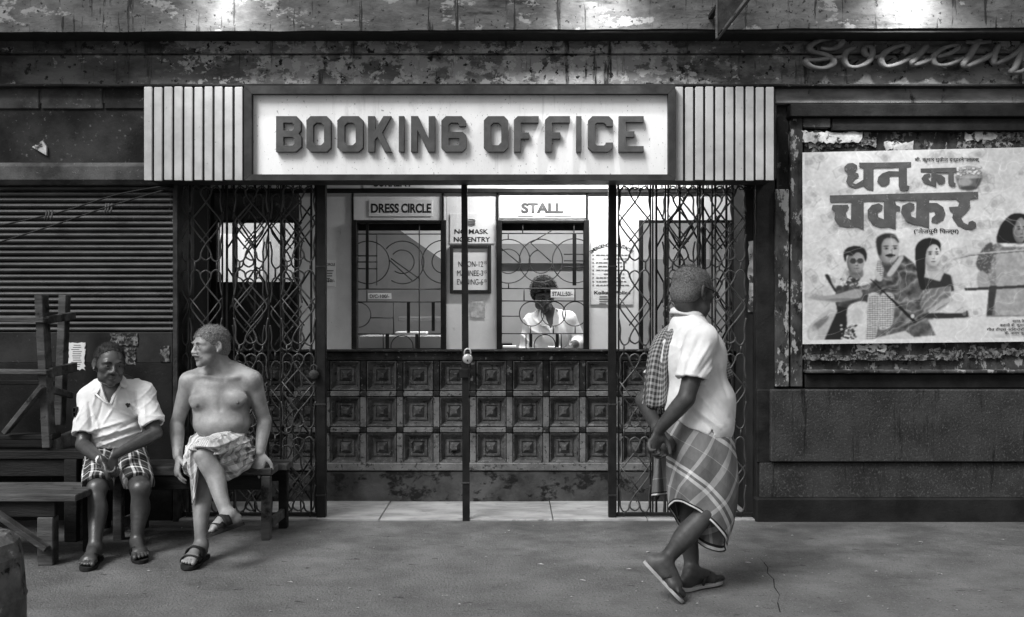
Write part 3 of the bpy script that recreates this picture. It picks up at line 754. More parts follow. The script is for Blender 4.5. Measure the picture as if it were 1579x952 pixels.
for i, ch in enumerate(arc):
    if ch == ' ': continue
    a = R(140 - 100 * i / (len(arc) - 1))
    me = text_mesh('lettering', ch, 5.2 * dP / FOC, offset=.02)
    o = part('lettering', me, M['ink'], t); o.location = P(943 + 41 * math.cos(a), 408 - 30 * math.sin(a), dP) + Vector((0, yT - yP, 0)) - wloc(t); o.rotation_euler[1] = math.pi / 2 - a
words(t, 'Kolkata Police', 944, 451.5, 5, wpx=56, off=.03, y=yT)
rnd = random.Random(5); b = MB()
for i in range(9):
    py = 393 + i * 5.8; x0 = 918 + rnd.uniform(0, 14) if i % 2 else 919
    x = x0
    while x < 972 - rnd.uniform(0, 10):
        w_ = rnd.uniform(2, 7); b.box(PX(x), PX(min(x + w_, 973)), yT - .001, yT, PZ(py + 1.3), PZ(py)); x += w_ + 1.3
    b.box(PX(913.5), PX(915.5), yT - .001, yT, PZ(py + 1.6), PZ(py - .2))
for i in range(4): b.box(PX(924), PX(932 + rnd.uniform(0, 9)), yT - .001, yT, PZ(457 + i * 3.6 + 1.2), PZ(457 + i * 3.6))
part('print_line', b, M['ink_grey'], t)
t = notice('small_notice', 'small printed notice on the white wall beside the left gate post', 499, 518, 402, 442)
words(t, 'CIRCLE', 510, 408, 4, wpx=14, off=.02, y=yT); b = MB()
for i in range(5): b.box(PX(504), PX(504 + rnd.uniform(5, 11)), yT - .001, yT, PZ(417 + i * 4 + 1.6), PZ(417 + i * 4))
part('print_line', b, M['ink_grey'], t); words(t, '50/-', 511, 433, 5, wpx=11, off=.02, y=yT)
yL = yG - .012
t = notice('stall_price_label', 'white price label STALL 50 hung on the right window grille by the clerk', 849, 885, 447, 459, y=yL)
words(t, 'STALL:50/-', 867, 453.3, 6.5, wpx=31, off=.02, y=yL - .0055)
t = notice('dress_circle_price_label', 'pale price label D/C hung on the left window grille', 568.5, 604, 452.5, 461.5, y=yL)
words(t, 'D/C-100/-', 586, 457.2, 5.5, wpx=30, off=.02, y=yL - .0055)
b = MB(); rr = random.Random(9)
b.prism(ragged(PX(726), PX(748), PZ(490), PZ(464), .015, .006, rr), yN - .003, yN)
solo('peeled_sticker_patch', b, mat('sticker_residue', .34, .62, 30, rough=.9, bump=.2), 'faint peeled sticker residue on the wall under the show times board', 'paper remnant', (PX(737), yN, PZ(490)))

# ================================================================ COLLAPSIBLE ORNATE GATES
dG = 6.66; yg = dG - DIST; ZB, ZT = Z(793, dG), 2.312
CELL = 129.0 * dG / FOC; CH = 115.5 * dG / FOC; A = .112; TR = .0062
def scroll_mesh(wide=A, name='scrollwork'):
    b = MB(); h = CH; a = wide
    def st(pts, n=6, r=TR, y=0): b.tube([Vector((p[0], y, p[1])) for p in spline(pts, n)], r, 5)
    # teardrop loops joined by crossing strands (one ribbon each side)
    for s in (1, -1):
        st([(0, .995 * h), (s * .030, .96 * h), (s * .033, .90 * h), (0, .79 * h), (-s * .055, .66 * h), (-s * a * .93, .52 * h), (-s * .06, .37 * h), (0, .23 * h), (s * .033, .11 * h), (s * .029, .05 * h), (0, .015 * h)], 5, y=s * .003)
        # outer bands ending in U bends that meet the neighbouring bar
        st([(s * a, .66 * h), (s * (a - .012), .80 * h), (s * (a - .010), .93 * h), (s * (a - .035), 1.0 * h), (s * .045, .97 * h), (s * .036, .90 * h)], 5, y=-s * .003)
        st([(s * a, .36 * h), (s * (a - .012), .22 * h), (s * (a - .010), .08 * h), (s * (a - .035), .0), (s * .045, .03 * h), (s * .036, .1 * h)], 5, y=-s * .003)
        # lattice diagonals
        for k in (.34,): 
            st([(s * a * .95, (.52 + .30 * k) * h), (s * a * .95 - s * a * 1.5 * (1 - k * .4), (.52 + .30 * k) * h - .42 * h * (1 - k * .4))], 2, TR * .8, y=s * .004)
        b.tube([(s * (a - .036), 0, 0), (s * (a - .036), 0, -(CELL - CH))], TR * 1.1, 5)
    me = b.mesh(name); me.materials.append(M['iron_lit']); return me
M['iron_lit'] = mat('scroll_iron', .018, .05, 14, rough=.42, bump=.2, bscale=110, spec=.6)  # paler than the bars: front light put into the colour
scr = scroll_mesh()
def gate(label, px_bars, panels, post, lock_side):
    x0, x1 = X(min(px_bars + list(post)), dG), X(max(px_bars + list(post)), dG)
    t = thing('grille_gate', label, 'gate', ((x0 + x1) / 2, yg, 0), 'ornate iron gate leaves at the booking office')
    for px in px_bars:
        b = MB(); r = .0055; b.box(X(px, dG) - r, X(px, dG) + r, yg - r, yg + r, ZB, ZT, c=.002); part('bar', b, M['iron'], t)
    for k in range(len(panels)):
        xc, sc = X((panels[k][0] + panels[k][1]) / 2, dG), (panels[k][1] - panels[k][0]) / 2 * dG / FOC / A
        for r in range(4):
            ztop = Z(288 + 128.6 * r, dG)
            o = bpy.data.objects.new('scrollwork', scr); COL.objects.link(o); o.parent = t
            o.location = Vector((xc, yg - .006, ztop - CH)) - t.location; o.scale = (sc, 1, 1)
    b = MB(); b.box(x0, x1, yg - .012, yg + .012, ZB - .012, ZB + .012, c=.003); part('bottom_rail', b, M['iron'], t)
    b = MB(); b.box(x0, x1, yg - .012, yg + .012, ZT - .012, ZT, c=.003); part('top_rail', b, M['iron'], t)
    b = MB()
    xx = x0 + .03
    while xx < x1 - .02: b.ring((xx, yg, ZT - .038), .022, .004, n=14); xx += .052
    part('ring_border', b, M['iron'], t)
    b = MB(); b.box(X(post[0], dG), X(post[1], dG), yg - .03, yg + .03, .0, ZT, c=.004); part('post', b, M['iron'], t)
    for zz in (.16, .78, 1.72):
        b = MB(); b.box(X(post[0], dG) - .004, X(post[1], dG) + .004, yg - .034, yg - .026, zz, zz + .012, c=.001); part('hinge_strap', b, M['iron_worn'], t)
    return t, x0, x1
gl, _, _ = gate('left ornate iron gate leaf with a padlock behind the shirtless man', [275, 293, 321, 343, 361, 414, 433, 487], [(262, 293), (293, 343), (361, 414), (434, 487)], (489, 503), 1)
gr, _, _ = gate('right ornate iron gate leaf behind the walking man', [954, 1003, 1006.5, 1026, 1030, 1076, 1079, 1098, 1103, 1130, 1164], [(954, 1003), (1029, 1077), (1101, 1150)], (938, 950), -1)
# folded second leaf close behind each gate: bars and diagonal straps
def folded(label, px0, px1, y):
    t = thing('folded_gate', label, 'gate', ((X(px0, dG) + X(px1, dG)) / 2, y, 0))
    n = max(3, int((px1 - px0) / 34)); d = DIST + y
    for i in range(n + 1):
        px = px0 + (px1 - px0) * i / n
        b = MB(); b.box(X(px, d) - .0075, X(px, d) + .0075, y - .006, y + .006, .0, 2.30, c=.002); part('bar', b, M['iron'], t)
    for i in range(n):
        a, c_ = X(px0 + (px1 - px0) * i / n, d), X(px0 + (px1 - px0) * (i + 1) / n, d)
        for k in range(5):
            z0 = .10 + k * .44
            for s in (0, 1):
                b = MB(); b.beam((a, y + .011 + s * .006, z0 + (.30 if s else 0)), (c_, y + .011 + s * .006, z0 + (0 if s else .30)), .005, .012, (0, 0, 1), 0); part('strap', b, M['iron'], t)
    b = MB(); b.box(X(px0, d), X(px1, d), y - .01, y + .01, 2.30, 2.318); part('top_rail', b, M['iron'], t)
    for k in range(max(2, int((px1 - px0) / 62))):
        for r in range(4):
            o = bpy.data.objects.new('scrollwork', scr); COL.objects.link(o); o.parent = t
            o.location = Vector((X(px0 + 34 + k * 58, d), y - .012, Z(300 + 128.6 * r, d) - CH)) - t.location
folded('folded back strap gate standing behind the left gate leaf', 350, 480, .14)
folded('folded back strap gate standing behind the right gate leaf', 1012, 1120, .14)
# centre pole
dM = 6.61
b = MB()
x0, x1 = X(711.5, dM), X(720.5, dM); xb0, xb1 = X(713.5, dM), X(724.5, dM)
v = [(x0, 0 - .025, 2.317), (x1, -.025, 2.317), (x1, .02, 2.317), (x0, .02, 2.317), (xb0, -.025, 0), (xb1, -.025, 0), (xb1, .02, 0), (xb0, .02, 0)]
b.add(v, [(0, 1, 2, 3), (4, 7, 6, 5), (0, 4, 5, 1), (1, 5, 6, 2), (2, 6, 7, 3), (3, 7, 4, 0)], False, (X(717, dM), 0, 1.1))
POLE = thing('gate_pole', 'slim black iron meeting pole standing in the middle of the entrance', 'pole', (X(719, dM), 0, 0))
part('shaft', b, M['iron'], POLE)
b = MB(); b.box(X(708, 6.57), X(722, 6.57), -.045, -.026, Z(583, 6.57), Z(569, 6.57), c=.003); part('hasp_plate', b, M['iron'], POLE)
b = MB(); b.box(X(713, 6.6) - .006, X(724, 6.6) + .004, -.031, .012, Z(746, 6.6), Z(743, 6.6), c=.002); part('collar', b, M['iron_worn'], POLE)
b = MB(); b.tube([P(714, 547, 6.56), P(717, 543.5, 6.545), P(724, 543, 6.545), P(727, 547, 6.56)], .006, 6); part('staple', b, M['iron'], POLE)
def padlock(label, px, py, r, d, m):
    t = thing('padlock', label, 'padlock', P(px, py, d), 'padlocks on the gates')
    c0 = P(px, py, d)
    b = MB(); prof = [(r * .80, -.012), (r * .96, -.008), (r, 0), (r * .96, .008), (r * .80, .012)]
    n = 20; vs_ = []; fs = []
    for rr, yy in prof:
        for k in range(n):
            a = 2 * math.pi * k / n; vs_.append(c0 + Vector((rr * math.cos(a), yy, rr * math.sin(a))))
    for i in range(len(prof) - 1):
        for k in range(n): fs.append((i * n + k, i * n + (k + 1) % n, (i + 1) * n + (k + 1) % n, (i + 1) * n + k))
    fs.append(tuple(range(n))); fs.append(tuple(range((len(prof) - 1) * n, len(prof) * n)))
    b.add(vs_, fs, True, c0); part('lock_body', b, m, t)
    b = MB(); w = r * .62
    b.tube([c0 + Vector(p) for p in [(-w, 0, r * .6), (-w, 0, r * 1.3), (-w * .7, 0, r * 1.8), (0, 0, r * 2.0), (w * .7, 0, r * 1.8), (w, 0, r * 1.3), (w, 0, r * .6)]], r * .17, 6); part('shackle', b, m, t)
    b = MB(); b.box(c0.x - r * .13, c0.x + r * .13, c0.y - .0145, c0.y - .011, c0.z - r * .55, c0.z - r * .15, c=.0005); part('keyhole', b, M['ink'], t)
padlock('bright round padlock hanging on the centre pole', 721, 553.5, .034, 6.54, M['brass'])
padlock('dark round padlock hanging on the left gate leaf', 484, 578, .034, 6.60, M['iron_worn'])

# ================================================================ ROLLING SHUTTER
SH = thing('rolling_shutter', 'dark corrugated steel rolling shutter closed above the wall on the left', 'shutter', (-3.2, .05, Z(512, 6.65)))
n = 25; z0, z1 = Z(512.5, 6.63), Z(285, 6.63); hS = (z1 - z0) / n
xs0, xs1 = -4.6, X(267.5, 6.63)
b = MB(); prof = [(0.020, 0), (.004, .05), (-.008, .2), (-.014, .42), (-.012, .62), (-.004, .80), (.015, .93), (.020, 1.0)]
b.grid(lambda u, v: (xs0 + (xs1 - xs0) * u, np.interp(v, [p[1] for p in prof], [p[0] for p in prof]), v * hS), 1, 14)
me = b.mesh('slat'); me.materials.append(M['shutter']); me.flip_normals()
for i in range(n):
    o = bpy.data.objects.new('slat', me); COL.objects.link(o); o.parent = SH
    o.location = Vector((0, .045 + .003 * math.sin(i * 2.3), z0 + i * hS)) - SH.location
b = MB(); b.box(xs0, xs1, .03, .075, z0 - .016, z0 - .001, c=.004); part('bottom_bar', b, M['shutter'], SH)
# sagging cables in front of the shutter with cloth ties
def cable(label, pts, ties):
    pp = spline([P(*q_) for q_ in pts], 8)
    b = MB(); b.tube([Vector(p) for p in pp], .005, 5)
    t = thing('cable', label, 'cable', P(*pts[0])); part('wire', b, M['wire'], t)
    for (px, py) in ties:
        b = MB()
        for k in (-4, 0, 5): b.tube([P(px + k, py - 6, 6.57), P(px + k - 1, py + 3, 6.56), P(px + k - 3, py + 9, 6.57)], .006, 5)
        part('tie', b, M['tin'], t)
cable('thin upper cable sagging across the top of the shutter', [(268, 285, 6.56), (182, 300, 6.57), (82, 330, 6.57), (-70, 362, 6.57)], [(76, 331)])
cable('thin lower cable sagging across the shutter', [(268, 289, 6.55), (170, 318, 6.56), (75, 350, 6.56), (-70, 395, 6.56)], [(168, 320)])
# paper remnants on the skirt wall
def scrap(label, px0, px1, py0, py1, m, d=6.607, seed=1, name='paper_notice', printed=False):
    rr = random.Random(seed); t = thing(name, label, 'paper', (X((px0 + px1) / 2, d), d - DIST, Z(py1, d)))
    b = MB(); b.prism(ragged(X(px0, d), X(px1, d), Z(py1, d), Z(py0, d), .012, .006, rr), d - DIST - .004, d - DIST + .012); part('sheet', b, M[m], t)
    if printed:
        b = MB()
        for i in range(11):
            py = py0 + 3 + i * (py1 - py0 - 5) / 11
            b.box(X(px0 + 4 + rr.uniform(0, 5), d), X(px1 - 3 - rr.uniform(0, 6), d), d - DIST - .0052, d - DIST - .0045, Z(py + 1.1, d), Z(py, d))
        part('print_line', b, M['ink_grey'], t)
scrap('torn white printed notice on the wall left of the seated man in the polo shirt', 106, 131, 529, 570, 'paper_white', printed=True)
scrap('patchy torn paper remnant on the wall above the polo shirt man', 171, 212, 514, 533, 'scrap_dim', seed=4, name='paper_remnant')
scrap('patchy torn paper remnant beside the head of the polo shirt man', 192, 209, 537, 563, 'scrap_dim', seed=6, name='paper_remnant')
scrap('dark patchy torn paper remnant on the wall near the gate jamb', 247, 262, 534, 558, 'scrap_dim', seed=8, name='paper_remnant')
rr = random.Random(2); b = MB(); b.prism([(X(50, 6.6), Z(227, 6.6)), (X(66, 6.6), Z(217, 6.6)), (X(72, 6.6), Z(226, 6.6)), (X(72, 6.6), Z(240, 6.6))], -.016, .006)
solo('paint_flake', b, M['scrap'], 'pale triangular flake hanging on the upper left wall', 'paper remnant', (X(62, 6.6), -.005, Z(240, 6.6)))

# ================================================================ BRACKET UNDER THE LEDGE
t = thing('awning_bracket', 'dark steel plate bracket with a slanting strut under the ledge right of the sign', 'bracket', (X(1107, 6.2), -.3, Z(60, 6.25)))
b = MB(); b.prism([(X(1104, 6.1), Z(-25, 6.1)), (X(1104.5, 6.1), Z(57, 6.1)), (X(1166, 6.1), Z(-25, 6.1))], -.52, -.50); part('plate', b, M['iron_worn'], t)
b = MB(); b.beam(P(1105.5, 62, 6.08), P(1182, -35, 6.08), .018, .03, (0, 1, 0), .003); part('strut', b, M['iron'], t)
b = MB(); b.beam((X(1105, 6.1), -.51, Z(60, 6.1)), (X(1105, 6.1), -.51, Z(-30, 6.1)), .012, .03, (0, 1, 0), .003); part('upright', b, M['tin'], t)
b = MB(); b.box(X(1105, 6.1) - .01, X(1105, 6.1) + .02, -.515, -.30, Z(14, 6.1), Z(8, 6.1)); part('wall_arm', b, M['iron'], t)
# ================================================================ FILM POSTER
dQ = 6.575; yQ = dQ - DIST
def QX(px): return X(px, dQ)
def QZ(py): return Z(py, dQ)
POSTER = thing('film_poster', 'large pasted film poster with bold Hindi title and four figures on the right wall', 'poster', (QX(1420), yQ, QZ(528)))
TONE = {}
def tone(v):
    k = 'print_tone_%02d' % int(v * 100)
    if k not in MATS: mat(k, v * .82, v * 1.12, 14, rough=.6, bump=.35, bscale=8, layers=[(min(.66, v * 1.5 + .03), 38, .64, .05, (1, 1, 1))])
    return MATS[k]
xr = 1640
# the printed picture: an airbrushed painting held as vertex colours of the sheet (flat print only)
NU, NV = 520, 400
UU, VV = np.meshgrid(np.linspace(0, 1, NU + 1), np.linspace(0, 1, NV + 1))
PXg = 1237.5 + (xr - 1237.5) * UU; PYg = 231.5 + (531 - 231.5) * (1 - VV)      # photo pixels
CU, CV = (PXg - 1235) * 4.59, (PYg - 350) * 4.59                                  # tracing units
def fbm(x, y, seed=0, o=4):
    v = 0; a = 1; rr = np.random.RandomState(seed)
    for k in range(o):
        p = rr.rand(4) * 6.28; c = 2 ** k
        v = v + a * (np.sin(x * c + p[0] + 1.7 * np.sin(y * c * .7 + p[1])) * np.sin(y * c * 1.1 + p[2] + 1.5 * np.sin(x * c * .8 + p[3]))); a *= .55
    return v
cv = .57 + .05 * fbm(CU * .004, CV * .004, 1) + .03 * fbm(CU * .02, CV * .02, 2)
def inside(poly):
    m = np.zeros(CU.shape, bool); n = len(poly)
    for a in range(n):
        (x0, y0), (x1, y1) = poly[a], poly[(a + 1) % n]
        if y0 == y1: continue
        c = (y0 > CV) != (y1 > CV); m ^= c & (CU < (x1 - x0) * (CV - y0) / (y1 - y0) + x0)
    return m
def blur(m, k):
    m = m.astype(float)
    for _ in range(k):
        m = (np.roll(m, 1, 0) + np.roll(m, -1, 0) + 2 * m) / 4; m = (np.roll(m, 1, 1) + np.roll(m, -1, 1) + 2 * m) / 4
    return m
def paint(poly, v, soft=2, smooth=True, op=1.0):
    global cv
    p = [tuple(q_) for q_ in spline(poly, 6, True)] if smooth else poly
    m = blur(inside(p), soft) * op; cv = cv * (1 - m) + v * m
def soft(u, v, ru, rv, tone, op=.8, hard=1.0, ang=0):
    global cv
    c, s_n = math.cos(R(ang)), math.sin(R(ang)); x, y = CU - u, CV - v; x, y = x * c + y * s_n, y * c - x * s_n
    m = op * np.clip((1.25 - np.sqrt((x / ru) ** 2 + (y / rv) ** 2)) * 2.2 * hard, 0, 1); cv = cv * (1 - m) + tone * m
def folds(dx, dy, amt, seed): return amt * (1 - np.abs(np.sin(CU * dx + CV * dy + 1.6 * fbm(CU * .012, CV * .012, seed, 3)))) ** 1.6 + .02 * fbm(CU * .05, CV * .05, seed + 1)
def face(u, v, ru, rv, t, turn=.3, mous=False, glasses=False, lips=.5):
    global cv
    e = np.sqrt(((CU - u) / ru) ** 2 + ((CV - v) / rv) ** 2); m = np.clip((1.06 - e) * 9, 0, 1)
    sh = t * (1.05 - .30 * np.clip((CU - u) / ru * (1 if turn < 0 else -1) + .15, -1, 1) - .22 * np.clip(e, 0, 1) ** 3 - .10 * np.clip((CV - v) / rv, 0, 1))
    cv = cv * (1 - m) + sh * m
    c = u + ru * turn * .55
    for k in (-1, 1):
        ex = c + k * ru * .40
        soft(ex, v - rv * .10, ru * .24, rv * .11, t * .55, .7); soft(ex, v - rv * .27, ru * .27, rv * .05, .05, .8); soft(ex, v - rv * .10, ru * .16, rv * .055, .04, .9); soft(ex - ru * .1, v - rv * .10, ru * .04, rv * .03, .5, .8)
        if glasses: soft(ex, v - rv * .08, ru * .34, rv * .20, .10, .95, 2)
    soft(c + ru * .10 * np.sign(turn), v + rv * .15, ru * .10, rv * .22, t * .72, .6); soft(c, v + rv * .16, ru * .10, rv * .08, min(.75, t * 1.35), .6); soft(c, v + rv * .29, ru * .20, rv * .04, t * .45, .8)
    if mous: soft(c, v + rv * .40, ru * .42, rv * .085, .035, .95, 2)
    soft(c, v + rv * .54, ru * .28, rv * .055, t * lips, .9); soft(c, v + rv * .68, ru * .2, rv * .04, t * .7, .6); soft(u, v + rv * 1.0, ru * .6, rv * .12, t * .45, .5)
# banknotes drifting over the ground
rr = random.Random(12)
for k in range(85):
    bu, bv = rr.uniform(40, 1850), rr.uniform(-520, 700); a = rr.uniform(-60, 60); w, h = rr.uniform(45, 80), rr.uniform(20, 34); c, s_n = math.cos(R(a)), math.sin(R(a))
    x, y = (CU - bu) * c + (CV - bv) * s_n, (CV - bv) * c - (CU - bu) * s_n; y = y + 6 * np.sin(x * .05 + k)
    m = (np.abs(x) < w) & (np.abs(y) < h); e = m & ((np.abs(x) > w * .93) | (np.abs(y) > h * .88)); o = m & (((x / w) ** 2 * 6 + (y / h) ** 2 * 2) < 1)
    cv = np.where(m, cv * .9 + .03 + .02 * np.sin(x * .3), cv); cv = np.where(e, cv * .74, cv); cv = np.where(o, cv * .80 + .03 * np.sin(x * .5 + y * .4), cv)
cv = blur(cv, 1)
# scooter and its rider
paint([(60, 700), (190, 590), (255, 610), (240, 700), (165, 800), (60, 800)], .46); paint([(80, 700), (180, 630), (190, 660), (100, 740)], .25, 3)
soft(90, 760, 30, 60, .62, .5)
paint([(165, 805), (255, 600), (245, 520), (420, 500), (345, 640), (290, 805)], .05, 2, False)
paint([(170, 345), (185, 330), (205, 350), (222, 400), (255, 450), (240, 460), (205, 405)], .06)
paint([(245, 450), (260, 415), (310, 405), (350, 340), (440, 350), (500, 390), (480, 470), (450, 560), (260, 560)], .10, 2)
cv = np.where(blur(inside([(250, 410), (500, 370), (470, 560), (260, 560)]), 2) > .5, cv + folds(.03, .02, .10, 5) * .6, cv)
for k in range(40): soft(rr.uniform(280, 470), rr.uniform(360, 420), 7, 6, rr.choice((.4, .03, .55)), .7, 2)
paint([(340, 560), (470, 540), (480, 700), (380, 760), (330, 690)], .58, 3); soft(400, 640, 40, 60, .42, .4)
for k in range(60): soft(rr.uniform(285, 390), rr.uniform(690, 800), 9, 7, rr.choice((.5, .04, .2)), .8, 2)
paint([(345, 290), (430, 290), (440, 350), (400, 370), (350, 345)], .24, 3)
face(388, 248, 62, 84, .36, .22, glasses=True)
paint([(305, 225), (302, 180), (330, 145), (390, 132), (445, 150), (468, 195), (458, 248), (440, 200), (400, 178), (360, 205), (328, 200), (318, 245)], .04)
# man with moustache and garland, arm flung forward
paint([(520, 795), (560, 600), (540, 470), (420, 480), (410, 430), (530, 370), (560, 230), (730, 205), (800, 260), (860, 380), (870, 560), (960, 700), (1000, 775), (800, 790), (740, 745)], .22, 2, False)
mk = blur(inside([(520, 795), (560, 600), (540, 470), (420, 480), (410, 430), (530, 370), (560, 230), (730, 205), (800, 260), (860, 380), (870, 560), (960, 700), (1000, 775), (800, 790), (740, 745)]), 2)
cv = cv + mk * (folds(.022, .035, .16, 8) - .07 + .05 * fbm(CU * .03, CV * .03, 4))
paint([(60, 492), (240, 478), (400, 440), (425, 500), (250, 532), (160, 522), (70, 508)], .38, 2); soft(300, 515, 120, 10, .18, .5)
paint([(530, 300), (545, 240), (582, 240), (578, 370), (545, 385), (520, 340)], .48, 2); paint([(480, 500), (552, 480), (560, 560), (525, 800), (460, 800)], .5, 2); paint([(565, 490), (650, 480), (658, 560), (645, 700), (580, 732), (550, 700)], .52, 2)
gm = blur(inside([(480, 500), (552, 480), (560, 560), (525, 800), (460, 800)]) | inside([(565, 490), (650, 480), (658, 560), (645, 700), (580, 732), (550, 700)]) | inside([(530, 300), (545, 240), (582, 240), (578, 370)]), 1)
cv = cv * (1 - gm * (.45 * (np.sin(CV * .42 + .3 * np.sin(CU * .1)) > .1) + .12 * np.sin(CU * .35)))
paint([(575, 240), (690, 220), (640, 340), (590, 300)], .10, 3); paint([(610, 335), (700, 215), (722, 232), (645, 345)], .48, 2)
face(618, 165, 76, 100, .42, .35, mous=True)
paint([(530, 110), (545, 70), (600, 46), (660, 55), (692, 100), (688, 118), (655, 84), (600, 84), (572, 125), (568, 200), (545, 190)], .07, 3)
paint([(440, 350), (490, 330), (520, 370), (490, 400), (420, 420), (410, 390)], .55, 2); paint([(485, 368), (505, 378), (822, 682), (800, 690)], .03, 1, False); soft(790, 640, 12, 14, .6, .9)
# young woman with a plait
paint([(810, 220), (815, 140), (860, 95), (920, 85), (975, 105), (992, 150), (975, 200), (890, 220), (880, 300), (888, 440), (850, 446), (820, 330)], .03, 2)
paint([(875, 355), (915, 280), (965, 285), (1010, 335), (1020, 395), (900, 385)], .5, 3); soft(930, 310, 40, 14, .3, .5)
face(928, 208, 60, 86, .54, .3, lips=.35); soft(960, 165, 5, 5, .05, 1, 3)
paint([(862, 200), (880, 140), (930, 112), (980, 140), (930, 132), (890, 175), (878, 260)], .03, 2)
paint([(872, 362), (985, 395), (1015, 335), (1062, 352), (1088, 462), (1060, 472), (1060, 432), (880, 455)], .08, 2, False)
paint([(875, 452), (1060, 432), (1060, 505), (960, 590), (880, 622), (840, 560)], .30, 2, False); mk = blur(inside([(875, 452), (1060, 432), (1060, 505), (960, 590), (880, 622), (840, 560)]), 2); cv = cv + mk * (folds(.05, .05, .18, 11) - .06)
paint([(900, 600), (1048, 512), (1075, 540), (960, 612)], .44, 3); soft(1000, 575, 50, 8, .2, .5, 1, -30)
paint([(900, 622), (1140, 622), (1172, 600), (1184, 632), (1160, 656), (890, 656)], .08, 2); soft(1158, 628, 14, 14, .3, .7)
# standing woman at the right edge
paint([(1310, 150), (1400, 130), (1440, 160), (1860, 160), (1860, 655), (1310, 655), (1340, 420), (1300, 330)], .30, 2, False); mk = blur(inside([(1310, 150), (1400, 130), (1440, 160), (1860, 160), (1860, 655), (1310, 655), (1340, 420), (1300, 330)]), 2); cv = cv + mk * (folds(.03, .012, .14, 15) - .05)
paint([(1385, 120), (1398, 40), (1430, -20), (1490, -72), (1560, -76), (1640, -40), (1660, 60), (1620, 130), (1440, 132)], .025, 2)
face(1548, 42, 52, 92, .34, .45, lips=.4); paint([(1490, 10), (1510, -50), (1570, -66), (1530, -30), (1505, 20)], .025, 3)
paint([(1240, 270), (1300, 150), (1360, 140), (1335, 330), (1280, 335)], .15, 3); mk = blur(inside([(1240, 270), (1300, 150), (1400, 130), (1390, 420), (1280, 335)]), 2); cv = cv + mk * .12 * (fbm(CU * .12, CV * .12, 9) > .35)
paint([(1385, 195), (1860, 182), (1860, 645), (1372, 645)], .42, 2, False); mk = blur(inside([(1385, 195), (1860, 182), (1860, 645), (1372, 645)]), 2); cv = cv + mk * (folds(.012, .02, .08, 19) - .03)
paint([(1330, 430), (1390, 430), (1350, 645), (1312, 645)], .10, 2, False); paint([(1250, 345), (1300, 332), (1340, 420), (1310, 456), (1255, 440)], .40, 3)
paint([(1155, 446), (1860, 420), (1860, 440), (1165, 466)], .10, 1, False); paint([(1060, 235), (1200, 200), (1860, 160), (1860, 170), (1200, 212), (1062, 248)], .5, 1, False); paint([(1062, 248), (1200, 212), (1860, 170), (1860, 175), (1200, 218)], .15, 1, False)
paint([(900, 668), (1860, 650), (1860, 765), (960, 788)], .60, 3, False)
cv = np.where((PYg > 525) | (PXg < 1241), .62, cv)
# pot of coins beside the title
def c1u(pts): return [(u, v - (350 - 225) * 4.59) for u, v in pts]
paint(c1u([(1098, 192), (1125, 165), (1185, 152), (1245, 162), (1278, 190), (1275, 222), (1190, 240), (1105, 224)]), .36)
for k in range(34):
    a_, b_ = rr.uniform(1108, 1268), rr.uniform(165, 222); b_ -= 573.75; soft(a_, b_, 13, 9, .12, .6, 2); soft(a_ - 2, b_ - 2, 10, 6, rr.choice((.45, .62, .7)), .9, 2)
paint(c1u([(1098, 224), (1190, 240), (1280, 222), (1283, 248), (1264, 285), (1240, 318), (1190, 326), (1130, 318), (1110, 282), (1098, 246)]), .20)
soft(1160, 268 - 573.75, 50, 26, .48, .6); soft(1190, 310 - 573.75, 60, 14, .08, .6); soft(1255, 262 - 573.75, 18, 34, .09, .5); soft(1190, 234 - 573.75, 88, 9, .42, .6)
cv = np.clip(cv * (1 + .05 * fbm(CU * .09, CV * .09, 22)) + .012 * fbm(CU * .35, CV * .35, 23), .02, .72)
cv = blur(cv, 1)
# creases, scuffs and paste wrinkles take ink off the paper
cr = (1 - np.abs(np.sin(CU * .006 + CV * .011 + 2.2 * fbm(CU * .003, CV * .004, 31)))) ** 26 * .18 + (1 - np.abs(np.sin(CU * .013 - CV * .005 + 2.0 * fbm(CU * .004, CV * .003, 33)))) ** 30 * .14
cv = np.clip(.60 * (np.clip(cv, 0, 1) / .60) ** 1.5 * .90 + cr * .7, .015, .75)
def sheet(u, v):
    px = 1237.5 + (xr - 1237.5) * u; top = 235.5 - 8 * min(1, (px - 1237) / 342); bo = 531 - 4 * min(1, (px - 1237) / 342)
    z = QZ(bo + (top - bo) * v)
    w = .0016 * math.sin(px * .06 + v * 9) + .0010 * math.sin(px * .021 - v * 14) + mnoise.noise(Vector((px * .03, v * 8, 1))) * .0030 + mnoise.noise(Vector((px * .09, v * 26, 4))) * .0009
    return (QX(px), yQ + w, z)
b = MB(); b.grid(sheet, NU, NV); me = b.mesh('sheet', wloc(POSTER))
at = me.color_attributes.new('print', 'FLOAT_COLOR', 'POINT'); at.data.foreach_set('color', np.stack([cv.ravel()] * 3 + [np.ones(cv.size)], 1).astype(np.float32).ravel())
m = bpy.data.materials.new('poster_print'); m.use_nodes = True; nt = m.node_tree; bs = nt.nodes['Principled BSDF']; bs.inputs['Roughness'].default_value = .5; bs.inputs['Specular IOR Level'].default_value = .25
an = node(nt, 'ShaderNodeAttribute', attribute_name='print'); nt.links.new(an.outputs['Color'], bs.inputs['Base Color'])
part('sheet', me, m, POSTER)
prn = [0]
def pr(poly, v, name='printed_shape', curve=False, zlift=0):
    prn[0] += 1; y = yQ - .0052 - prn[0] * .0001
    me = curve_mesh(name, [[(QX(p[0]), QZ(p[1])) for p in poly]], 0.0)
    o = part(name, me, tone(v), POSTER); o.location = Vector((0, y, 0)) - wloc(POSTER); return o
def c1(pts): return [(1235 + u / 4.59, 225 + v / 4.59) for u, v in pts]
